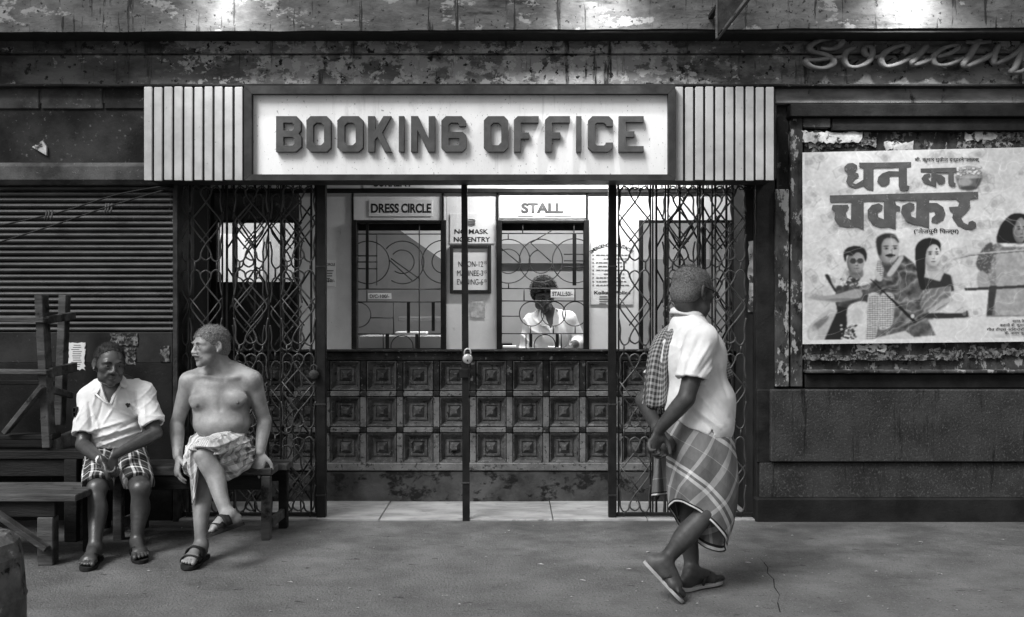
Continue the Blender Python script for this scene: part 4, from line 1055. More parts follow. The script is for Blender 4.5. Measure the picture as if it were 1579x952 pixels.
# title, traced stroke by stroke
T1 = .085
TT = []
TT.append(([(305, 150), (330, 126), (365, 122), (395, 138), (398, 165), (375, 185), (405, 198), (408, 222), (385, 232), (360, 262), (388, 272), (440, 240), (440, 160), (412, 152), (410, 120), (545, 120), (545, 155), (512, 158), (512, 322), (470, 315), (440, 290), (380, 303), (335, 285), (318, 255), (330, 215), (325, 195), (310, 178)], 0))
TT.append(([(545, 120), (778, 116), (778, 152), (748, 156), (748, 280), (768, 288), (752, 315), (725, 322), (700, 312), (690, 285), (690, 215), (625, 215), (626, 262), (600, 285), (565, 286), (538, 255), (545, 222), (575, 195), (620, 180), (690, 182), (690, 156), (545, 156)], 0))
TT.append(([(845, 162), (1098, 155), (1098, 184), (1078, 188), (1080, 258), (1096, 270), (1085, 285), (1062, 286), (1040, 270), (1040, 190), (955, 190), (955, 202), (990, 206), (1018, 228), (1016, 255), (990, 272), (968, 265), (955, 240), (955, 290), (918, 280), (870, 265), (850, 232), (870, 205), (905, 195), (918, 210), (895, 232), (918, 255), (920, 190), (845, 188)], 0))
TT.append(([(202, 352), (660, 340), (662, 385), (672, 420), (700, 432), (700, 462), (670, 458), (668, 592), (620, 575), (560, 580), (505, 560), (472, 510), (470, 455), (500, 420), (550, 408), (578, 425), (570, 455), (540, 470), (545, 505), (585, 522), (585, 392), (442, 398), (442, 596), (395, 575), (330, 580), (265, 565), (235, 520), (240, 470), (215, 450), (222, 420), (330, 418), (338, 440), (315, 470), (325, 510), (352, 525), (355, 400), (205, 400)], 0))
TT.append(([(660, 340), (1250, 326), (1250, 372), (1190, 378), (1195, 430), (1160, 480), (1130, 510), (1150, 545), (1180, 560), (1185, 540), (1210, 530), (1236, 545), (1238, 575), (1205, 596), (1160, 592), (1105, 565), (1068, 510), (1075, 480), (1050, 458), (1045, 435), (1110, 430), (1120, 400), (1095, 378), (905, 382), (905, 405), (960, 405), (1005, 435), (1020, 480), (1005, 525), (960, 552), (920, 540), (925, 510), (950, 490), (940, 465), (905, 470), (905, 585), (850, 565), (790, 555), (740, 530), (705, 470), (715, 425), (765, 402), (800, 412), (800, 445), (770, 465), (780, 500), (812, 515), (815, 388), (662, 385)], 0))
for pts, _ in TT: pr(c1(pts), T1, 'title_lettering', zlift=.0006)
def dev(body, px, py, hpx, wpx, m='ink', off=.02):
    prn[0] += 1
    text_part('lettering', body, (QX(px), yQ - .0054 - prn[0] * .0001, QZ(py)), hpx * dQ / FOC, M[m], POSTER, wpx * dQ / FOC, off)
dev('बी. कुमार मुवीज इन्टरनेशनलस्', 1460, 246.5, 8, 100)
dev('(भोजपुरी िफल्म)', 1443, 357, 9.5, 69)
# credits
for (x, y, wdt, body) in ((1545, 667, 62, 'सहायक, िनमार्ता, िनदेशक, अजय कुमार'), (1525, 696, 92, 'कहानी बी. कुमार, गायक राजेश, आलोक'), (1515, 727, 128, 'गीत टीएस अिवनाशी, नृत्य पप्पू, िरंकू, बबलू'), (1540, 752, 84, 'बी. अजय कुमार, आलम चौधरी, सह')):
    dev(body, 1235 + x / 4.59 + 20, 350 + y / 4.59, 6.2, wdt, off=.015)
# torn older bills above and below the poster
TB = thing('torn_bills', 'layers of torn old bills on the board round the film poster', 'paper remnant', (QX(1400), .0, QZ(572)))
rr = random.Random(21)
for k in range(26):
    top = k < 14
    px = rr.uniform(1242, 1640) if k else 1262; w_ = rr.uniform(14, 60); h_ = rr.uniform(6, 17)
    py = rr.uniform(208, 226) if top else rr.uniform(537, 552)
    b = MB(); yy = .012 - k * .0006
    b.prism(ragged(QX(px - w_ / 2), QX(px + w_ / 2), QZ(py + h_ / 2), QZ(py - h_ / 2), .02, .012, rr), yy - .0005, yy + .02)
    part('bill', b, M['scrap'] if (k in (0, 3, 8, 16, 20)) else M['scrap_dim'], TB)
b = MB(); b.prism(ragged(QX(1239), QX(1330), QZ(219), QZ(202), .02, .01, rr), -.012, .02); part('bill', b, M['scrap'], TB)
b = MB(); b.prism(ragged(QX(1240), QX(1480), QZ(556), QZ(548), .02, .006, rr), -.014, .02); part('bill', b, M['scrap_dim'], TB)

# ================================================================ BENCHES, STACKED TABLES, BOLLARD
WOODS = [M['wood'], M['wood_d']]
BN = thing('long_bench', 'long worn wooden bench carrying the two seated men', 'bench', (-2.1, -.4, 0))
def bm_(name, m, root, *args, c=.005):
    b = MB(); b.box(*args, c=c); return part(name, b, m, root)
xb0, xb1 = -2.75, -1.475
bm_('seat_plank', M['wood'], BN, xb0, xb1 - .02, -.56, -.385, .40, .445)
bm_('seat_plank', M['wood'], BN, xb0, xb1 + .035, -.38, -.20, .402, .447)
bm_('apron', M['wood_d'], BN, xb0 + .03, xb1 - .05, -.545, -.52, .31, .399)
bm_('apron', M['wood_d'], BN, xb0 + .03, xb1 - .05, -.245, -.22, .31, .399)
for x in (xb1 - .055, xb0 + .05, -2.45):
    bm_('leg', M['wood'], BN, x - .028, x + .028, -.575, -.52, 0, .398)
    bm_('leg', M['wood_d'], BN, x - .028 + .03, x + .028 + .03, -.25, -.195, 0, .398)
    b = MB(); b.beam((x + .02, -.519, .10), (x + .03, -.20, .10), .03, .06); part('stretcher', b, M['wood'], BN)
NB = thing('low_bench', 'low wooden bench with a diagonal brace in the left foreground', 'bench', (-2.9, -.95, 0))
for k in range(2): bm_('seat_plank', M['wood'], NB, -4.2, -2.43 + .012 * k, -1.19 + k * .205, -.99 + k * .2, .362, .402)
bm_('apron', M['wood_d'], NB, -4.1, -2.56, -1.16, -1.13, .27, .361)
bm_('leg', M['wood'], NB, -2.66, -2.57, -1.165, -1.09, 0, .27); bm_('leg', M['wood_d'], NB, -2.54, -2.46, -.86, -.80, 0, .361)
bm_('leg', M['wood'], NB, -4.1, -4.0, -1.165, -1.09, 0, .27); bm_('leg', M['wood_d'], NB, -4.1, -4.0, -.88, -.81, 0, .361)
b = MB(); b.beam((-2.98, -1.185, .40 - .03), (-2.59, -1.185, .10), .03, .06, (0, 1, 0)); part('brace', b, M['wood'], NB)
# tables stacked upside down on a platform
PL = thing('platform_table', 'dark low wooden platform table under the upturned trestle at the left', 'table', (-3.1, -.45, 0))
zt_ = Z(692, 6.1)
bm_('table_top', M['wood_d'], PL, -4.6, -2.62, -.62, -.10, zt_ - .05, zt_)
for x in (-2.72, -4.4):
    for y in (-.58, -.16): bm_('leg', M['wood_d'], PL, x - .04, x + .04, y - .04, y + .04, 0, zt_ - .051)
bm_('apron', M['wood_d'], PL, -4.4, -2.72, -.60, -.575, zt_ - .16, zt_ - .052)
TR_ = thing('upturned_trestle', 'weathered upturned wooden trestle table with legs in the air beside the shutter', 'table', (-3.1, -.45, zt_))
dF, dB = 6.05, 6.42
def fb(px, py, d): return P(px, py, d)
def bmm(name, a, c_, w_, t_, m=M['wood'], up=(0, 1, 0)):
    b = MB(); b.beam(a, c_, w_, t_, up, .004); part(name, b, m, TR_)
bmm('leg', fb(64, 455, dF), fb(76, 690, dF), .05, .09); bmm('leg', fb(100, 455, dB), fb(92, 655, dB), .05, .075)
bmm('rail', fb(-150, 492, dF - .05), fb(70, 494, dF - .05), .03, .055, up=(0, 1, 0)); bmm('rail', fb(71, 494, dF - .02), fb(114, 487, dB), .03, .05, up=(0, 0, 1))
bmm('rail', fb(-150, 571, dF - .05), fb(76, 574, dF - .05), .03, .075); bmm('rail', fb(77, 575, dF - .02), fb(116, 566, dB), .03, .06, up=(0, 0, 1))
bmm('brace', fb(8, 668, dF - .07), fb(66, 596, dF - .07), .03, .06); bmm('brace', fb(70, 599, dF - .04), fb(110, 610, dB), .03, .04, up=(0, 0, 1))
bmm('board', fb(-150, 676, dF + .02), fb(88, 672, dF + .02), .03, .12, M['wood_d']); bmm('board', fb(-150, 590, dB), fb(92, 590, dB), .03, .04, M['wood_d'])
bmm('board', fb(82, 690, dF), fb(118, 674, dF + .25), .05, .10, M['wood'], up=(0, 0, 1))
for px in (-120,): bmm('leg', fb(px, 455, dF), fb(px, 690, dF), .05, .09)
# stone bollard in the near left corner
BO = thing('bollard', 'worn faceted stone bollard in the bottom left corner', 'bollard', (-2.085, -2.85, 0))
b = MB(); b.lathe((-2.085, -2.85, 0), [(.185, 0), (.185, .30), (.19, .315), (.185, .33), (.182, .48), (.165, .535), (.13, .565), (.06, .577)], 10, False, .03); part('shaft', b, M['stone'], BO)
# litter
L = MB(); rr = random.Random(33)
for k in range(150):
    px = rr.uniform(20, 1560); py = rr.uniform(812, 945); d = FOC * EYE / (py - CY); p = P(px, py, d); p.z = .003
    s = rr.uniform(.004, .012) if k > 9 else .022
    a = rr.uniform(0, 3); cs, sn = math.cos(a) * s, math.sin(a) * s
    L.add([p + Vector((cs, sn, 0)), p + Vector((-sn * .5, cs * .5, .003)), p + Vector((-cs, -sn, .001)), p + Vector((sn * .5, -cs * .5, .004))], [(0, 1, 2, 3)])
tag(part('litter', L, mat('litter_paper', .1, .5, 30, rough=.9, bump=0)), 'small scraps of paper and grit lying on the street', 'litter', kind='stuff')
L = MB()
for pts in ([(1172, 862), (1178, 868), (1184, 876), (1183, 884), (1193, 894), (1194, 906), (1202, 918), (1199, 930), (1203, 945)],):
    pp = [P(x, y, FOC * EYE / (y - CY)) for x, y in pts]
    for i in range(len(pp) - 1):
        for k in range(1):
            a, c_ = pp[i], pp[i + 1]; a.z = c_.z = .002; dr = (c_ - a).normalized(); sd = Vector((-dr.y, dr.x, 0)) * rr.uniform(.001, .0035)
            L.add([a - sd, c_ - sd * .8, c_ + sd * .8, a + sd], [(0, 1, 2, 3)])
tag(part('street_crack', L, mat('crack_dark', .02, .03, 20, rough=1, bump=0)), kind='structure')
# ================================================================ SCULPTING (signed distance fields -> one continuous surface)
def V3(a): return np.array(a, np.float64)
def nrm(a): a = V3(a); return a / (np.linalg.norm(a) + 1e-12)
class Sculpt:
    def __init__(s, lo, hi, h=.005):
        s.h = h; s.lo = V3(lo); s.n = np.ceil((V3(hi) - s.lo) / h).astype(int) + 1
        s.f = np.full(tuple(s.n), .2, np.float32)
        s.ax = [s.lo[i] + h * np.arange(s.n[i]) for i in range(3)]
    def copy(s):
        c = object.__new__(Sculpt); c.h, c.lo, c.n, c.ax = s.h, s.lo, s.n, s.ax; c.f = s.f.copy(); return c
    def sl(s, lo, hi):
        a = np.clip(np.floor((lo - s.lo) / s.h).astype(int), 0, s.n); b = np.clip(np.ceil((hi - s.lo) / s.h).astype(int) + 1, 0, s.n)
        return tuple(slice(a[i], b[i]) for i in range(3))
    def pts(s, sl):
        return np.meshgrid(*[s.ax[i][sl[i]].astype(np.float32) for i in range(3)], indexing='ij', sparse=True)
    def put(s, sl, d, k, op):
        f = s.f[sl]
        if op == 'u':
            if k > 0:
                hh = np.clip(.5 + .5 * (f - d) / k, 0, 1); s.f[sl] = f + (d - f) * hh - k * hh * (1 - hh)
            else: s.f[sl] = np.minimum(f, d)
        else:
            d = -d
            if k > 0:
                hh = np.clip(.5 - .5 * (f - d) / k, 0, 1); s.f[sl] = f + (d - f) * hh + k * hh * (1 - hh)
            else: s.f[sl] = np.maximum(f, d)
    def ell(s, c, r, k=.02, axes=None, op='u'):
        c = V3(c); r = V3(r); m = r.max() + k + 3 * s.h
        sl = s.sl(c - m, c + m); X_, Y_, Z_ = s.pts(sl); x, y, z = X_ - c[0], Y_ - c[1], Z_ - c[2]
        if axes is not None:
            a = [nrm(v) for v in axes]; x, y, z = [x * v[0] + y * v[1] + z * v[2] for v in a]
        k0 = np.sqrt((x / r[0]) ** 2 + (y / r[1]) ** 2 + (z / r[2]) ** 2)
        k1 = np.sqrt((x / r[0] ** 2) ** 2 + (y / r[1] ** 2) ** 2 + (z / r[2] ** 2) ** 2) + 1e-6
        s.put(sl, (k0 * (k0 - 1) / k1).astype(np.float32), k, op); return s
    def chain(s, pts, rad, k=.015, sub=4, op='u', flat=None):
        """smooth tapered limb; flat=(axis, factor) squeezes the section along an axis"""
        q = spline([list(p) + [r] for p, r in zip(pts, rad)], sub) if len(pts) > 2 else [np.array(list(p) + [r], float) for p, r in zip(pts, rad)]
        q = np.array(q); m = q[:, 3].max() + k + 3 * s.h
        sl = s.sl(q[:, :3].min(0) - m, q[:, :3].max(0) + m); X_, Y_, Z_ = s.pts(sl)
        best = None
        for i in range(len(q) - 1):
            a, b = q[i, :3], q[i + 1, :3]; d = b - a
            if flat is not None:
                n = nrm(flat[0]); fl = 1 / flat[1] - 1
            L2 = d.dot(d) + 1e-9
            px, py, pz = X_ - a[0], Y_ - a[1], Z_ - a[2]
            t = np.clip((px * d[0] + py * d[1] + pz * d[2]) / L2, 0, 1)
            ex, ey, ez = px - t * d[0], py - t * d[1], pz - t * d[2]
            r = q[i, 3] + t * (q[i + 1, 3] - q[i, 3])
            if flat is not None:
                w = (ex * n[0] + ey * n[1] + ez * n[2]) * fl; ex = ex + w * n[0]; ey = ey + w * n[1]; ez = ez + w * n[2]
            dd = np.sqrt(ex * ex + ey * ey + ez * ez) - r
            best = dd if best is None else np.minimum(best, dd)
        s.put(sl, best.astype(np.float32), k, op); return s
    def cut(s, p, n, k=0.0):
        """remove everything on the side n points to"""
        p, n = V3(p), nrm(n); sl = tuple(slice(0, s.n[i]) for i in range(3)); X_, Y_, Z_ = s.pts(sl)
        d = ((X_ - p[0]) * n[0] + (Y_ - p[1]) * n[1] + (Z_ - p[2]) * n[2]).astype(np.float32)
        s.put(sl, -d, k, 's'); return s
    def cutf(s, fn):
        sl = tuple(slice(0, s.n[i]) for i in range(3)); s.f = np.maximum(s.f, fn(*s.pts(sl)).astype(np.float32)); return s
    def fold(s, a, b, w, amp, yr=None):
        """a crease or ridge running from a to b (x, z), width w"""
        a2, b2 = np.array([a[0], a[-1]]), np.array([b[0], b[-1]])
        lo = np.minimum(a2, b2) - 2.5 * w; hi = np.maximum(a2, b2) + 2.5 * w
        y0, y1 = (s.ax[1][0], s.ax[1][-1]) if yr is None else yr
        sl = s.sl(V3((lo[0], y0, lo[1])), V3((hi[0], y1, hi[1]))); X_, Y_, Z_ = s.pts(sl)
        d = b2 - a2; L2 = d.dot(d) + 1e-9; px, pz = X_ - a2[0], Z_ - a2[1]
        t = np.clip((px * d[0] + pz * d[1]) / L2, 0, 1); e2 = (px - t * d[0]) ** 2 + (pz - t * d[1]) ** 2
        s.f[sl] -= (amp * np.exp(-e2 / (w * w)) * np.sqrt(np.clip(1.15 - np.abs(2 * t - 1), 0, 1)) + 0 * Y_).astype(np.float32); return s
    def ripple(s, amp, kv, seed=0, warp=6.0):
        sl = tuple(slice(0, s.n[i]) for i in range(3)); X_, Y_, Z_ = s.pts(sl)
        ph = 1.3 * np.sin(warp * X_ + 2.1 * warp * .5 * Z_ + seed) + 1.1 * np.sin(warp * 1.4 * Y_ - warp * .9 * Z_ + 2 * seed)
        s.f += (amp * np.sin(kv[0] * X_ + kv[1] * Y_ + kv[2] * Z_ + ph) * (.6 + .4 * np.sin(warp * .8 * (X_ + Z_) + seed))).astype(np.float32); return s
    def crease(s, amp, kv, seed=0, warp=7.0, sharp=3):
        sl = tuple(slice(0, s.n[i]) for i in range(3)); X_, Y_, Z_ = s.pts(sl)
        ph = 1.5 * np.sin(warp * X_ + 1.1 * warp * Z_ + seed) + 1.2 * np.sin(warp * 1.7 * Y_ - warp * 1.3 * Z_ + 2 * seed) + .6 * np.sin(warp * 3.1 * X_ - warp * 2.3 * Z_)
        r = (1 - np.abs(np.sin(kv[0] * X_ + kv[1] * Y_ + kv[2] * Z_ + ph))) ** sharp
        md = np.clip(.5 + .7 * np.sin(warp * 1.3 * X_ + 2.2 * np.sin(warp * Z_ + seed) + seed), 0, 1)
        s.f -= (amp * r * md).astype(np.float32); return s
    def mesh(s, name, off, iters=1):
        f = s.f; S = f < 0; n = f.shape
        c = np.zeros((n[0] - 1, n[1] - 1, n[2] - 1), np.int8)
        cor = [(i, j, k) for i in (0, 1) for j in (0, 1) for k in (0, 1)]
        for (i, j, k) in cor: c += S[i:n[0] - 1 + i, j:n[1] - 1 + j, k:n[2] - 1 + k]
        act = (c > 0) & (c < 8); I = np.argwhere(act)
        idx = np.full(act.shape, -1, np.int32); idx[act] = np.arange(len(I))
        val = np.stack([f[I[:, 0] + i, I[:, 1] + j, I[:, 2] + k] for (i, j, k) in cor], 1)
        acc = np.zeros((len(I), 3)); cnt = np.zeros(len(I))
        for a in range(8):
            for b in range(a + 1, 8):
                ca, cb = np.array(cor[a]), np.array(cor[b])
                if np.abs(ca - cb).sum() != 1: continue
                m = (val[:, a] < 0) != (val[:, b] < 0)
                t = val[m, a] / (val[m, a] - val[m, b])
                acc[m] += ca + t[:, None] * (cb - ca); cnt[m] += 1
        co = (I + acc / cnt[:, None]) * s.h + s.lo
        quads = []
        for ax in range(3):
            o1, o2 = [(1, 2), (2, 0), (0, 1)][ax]
            A = [slice(0, n[i]) for i in range(3)]; B = list(A); A[ax] = slice(0, n[ax] - 1); B[ax] = slice(1, n[ax])
            sa, sb = S[tuple(A)], S[tuple(B)]
            E = np.argwhere(sa != sb); E = E[(E[:, o1] > 0) & (E[:, o2] > 0) & (E[:, o1] < n[o1] - 1) & (E[:, o2] < n[o2] - 1)]
            if not len(E): continue
            fl = sa[E[:, 0], E[:, 1], E[:, 2]]
            def g(d1, d2):
                q = E.copy(); q[:, o1] += d1; q[:, o2] += d2; return idx[q[:, 0], q[:, 1], q[:, 2]]
            Q = np.stack([g(-1, -1), g(0, -1), g(0, 0), g(-1, 0)], 1); Q[~fl] = Q[~fl][:, ::-1]; quads.append(Q)
        F = np.concatenate(quads)
        # a light relaxation takes the voxel steps out
        for _ in range(iters):
            sm = np.zeros_like(co); ct = np.zeros(len(co))
            for a, b in ((0, 1), (1, 2), (2, 3), (3, 0)):
                np.add.at(sm, F[:, a], co[F[:, b]]); np.add.at(ct, F[:, a], 1); np.add.at(sm, F[:, b], co[F[:, a]]); np.add.at(ct, F[:, b], 1)
            co = co * .5 + .5 * sm / np.maximum(ct, 1)[:, None]
        me = bpy.data.meshes.new(name)
        me.vertices.add(len(co)); me.vertices.foreach_set('co', (co - V3(off)).astype(np.float32).ravel())
        me.loops.add(len(F) * 4); me.loops.foreach_set('vertex_index', F.astype(np.int32).ravel())
        me.polygons.add(len(F)); me.polygons.foreach_set('loop_start', np.arange(0, len(F) * 4, 4, dtype=np.int32)); me.polygons.foreach_set('loop_total', np.full(len(F), 4, np.int32))
        me.polygons.foreach_set('use_smooth', np.ones(len(F), bool))
        me.update(calc_edges=True); me.validate()
        return me, co
def set_tone(me, co, spots):
    t = np.ones(len(co))
    for c, r, v in spots:
        c = V3(c); r = V3(r) if np.ndim(r) else V3((r, r, r))
        d = np.sqrt((((co - c) / r) ** 2).sum(1)); w = np.clip(1.6 - d * 1.0, 0, 1) ; w = w * w * (3 - 2 * w)
        t = t * (1 - w) + t * v * w
    a = me.color_attributes.new('tone', 'FLOAT_COLOR', 'POINT')
    a.data.foreach_set('color', np.repeat(t[:, None], 4, 1).astype(np.float32).ravel())
def set_uvm(me, u, v):
    a = me.attributes.new('weave', 'FLOAT_VECTOR', 'POINT')
    a.data.foreach_set('vector', np.stack([u, v, 0 * u], 1).astype(np.float32).ravel())

def cloth(name, su, sv, pu, pv, rough=.9, gain=1.0, hem=None, weave=900):
    """woven check: su, sv = [(start, tone), ...] bands over one repeat, pu, pv = repeat in metres; warp and weft tones are averaged"""
    m = bpy.data.materials.new(name); m.use_nodes = True; nt = m.node_tree; b = nt.nodes['Principled BSDF']
    b.inputs['Roughness'].default_value = rough; b.inputs['Specular IOR Level'].default_value = .15
    at = node(nt, 'ShaderNodeAttribute', attribute_name='weave'); sp = node(nt, 'ShaderNodeSeparateXYZ'); nt.links.new(at.outputs['Vector'], sp.inputs[0])
    outs = []
    for i, (bands, per) in enumerate(((su, pu), (sv, pv))):
        d = node(nt, 'ShaderNodeMath', operation='DIVIDE'); nt.links.new(sp.outputs[i], d.inputs[0]); d.inputs[1].default_value = per
        fr = node(nt, 'ShaderNodeMath', operation='FRACT'); nt.links.new(d.outputs[0], fr.inputs[0])
        rp = node(nt, 'ShaderNodeValToRGB'); rp.color_ramp.interpolation = 'CONSTANT'
        for j, (p, v) in enumerate(bands):
            e = rp.color_ramp.elements[j] if j < 2 else rp.color_ramp.elements.new(p)
            e.position = p; e.color = g4(v * gain)
        nt.links.new(fr.outputs[0], rp.inputs[0]); outs.append(rp.outputs[0])
    mx = node(nt, 'ShaderNodeMix', data_type='RGBA'); mx.inputs[0].default_value = .5
    nt.links.new(outs[0], mx.inputs[6]); nt.links.new(outs[1], mx.inputs[7]); col = mx.outputs[2]
    if hem:
        gt = node(nt, 'ShaderNodeAttribute', attribute_name='edge'); r3 = node(nt, 'ShaderNodeValToRGB'); r3.color_ramp.interpolation = 'CONSTANT'
        for j, (p, v) in enumerate(hem):
            e = r3.color_ramp.elements[j] if j < 2 else r3.color_ramp.elements.new(p); e.position = p; e.color = g4(v)
        nt.links.new(gt.outputs['Fac'], r3.inputs[0])
        cmp_ = node(nt, 'ShaderNodeMath', operation='GREATER_THAN'); nt.links.new(gt.outputs['Fac'], cmp_.inputs[0]); cmp_.inputs[1].default_value = hem[1][0]
        m2 = node(nt, 'ShaderNodeMix', data_type='RGBA'); nt.links.new(cmp_.outputs[0], m2.inputs[0]); nt.links.new(col, m2.inputs[6]); nt.links.new(r3.outputs[0], m2.inputs[7]); col = m2.outputs[2]
    ns = node(nt, 'ShaderNodeTexNoise'); ns.inputs['Scale'].default_value = 18; ns.inputs['Detail'].default_value = 6
    mr = node(nt, 'ShaderNodeMapRange'); mr.inputs['To Min'].default_value = .72; mr.inputs['To Max'].default_value = 1.22; nt.links.new(ns.outputs[0], mr.inputs[0])
    m3 = node(nt, 'ShaderNodeMix', data_type='RGBA', blend_type='MULTIPLY'); m3.inputs[0].default_value = 1; nt.links.new(col, m3.inputs[6]); nt.links.new(mr.outputs[0], m3.inputs[7])
    nt.links.new(m3.outputs[2], b.inputs['Base Color'])
    n2 = node(nt, 'ShaderNodeTexNoise'); n2.inputs['Scale'].default_value = 60; bn = node(nt, 'ShaderNodeBump'); bn.inputs['Strength'].default_value = .3; bn.inputs['Distance'].default_value = .004
    nt.links.new(n2.outputs[0], bn.inputs['Height']); nt.links.new(bn.outputs[0], b.inputs['Normal'])
    return m

SKIN_D = mat('dark_brown_skin', .040, .065, 14, rough=.36, bump=.25, bscale=140, spec=.5, attr='tone', bdist=.004)
SKIN_M = mat('light_brown_skin', .19, .31, 9, rough=.46, bump=.4, bscale=110, spec=.35, attr='tone', bdist=.004)
SKIN_W = mat('brown_skin', .032, .06, 9, rough=.5, bump=.35, bscale=120, spec=.3, attr='tone', bdist=.004)
SHIRT = mat('pale_cotton_knit', .58, .68, 12, rough=.95, bump=.4, bscale=220, spec=.1, bdist=.004)
SHIRT_W = mat('white_cotton', .72, .8, 12, rough=.95, bump=.3, bscale=90, spec=.1, bdist=.004)
HAIR_D = mat('dark_hair', .012, .05, 60, rough=.6, bump=1.0, bscale=260, bdist=.006)
HAIR_B = mat('black_hair', .005, .012, 60, rough=.55, bump=.8, bscale=260, bdist=.006)
HAIR_G = mat('grey_hair', .09, .24, 160, rough=.7, bump=1.0, bscale=300, bdist=.004)
HAIR_S = mat('salt_and_pepper_hair', .07, .17, 170, rough=.7, bump=1.0, bscale=260, bdist=.006)
HAIR_W = mat('white_moustache', .26, .42, 90, rough=.8, bump=1.0, bscale=240, bdist=.004)
EYE_W = mat('eye_white', .35, .42, 10, rough=.2, bump=0); EYE_D = mat('eye_dark', .008, .012, 10, rough=.15, bump=0)
RUBBER = mat('dark_rubber_sandal', .012, .03, 20, rough=.6, bump=.3); RUBBER_L = mat('pale_rubber_sole', .25, .34, 20, rough=.7, bump=.2)

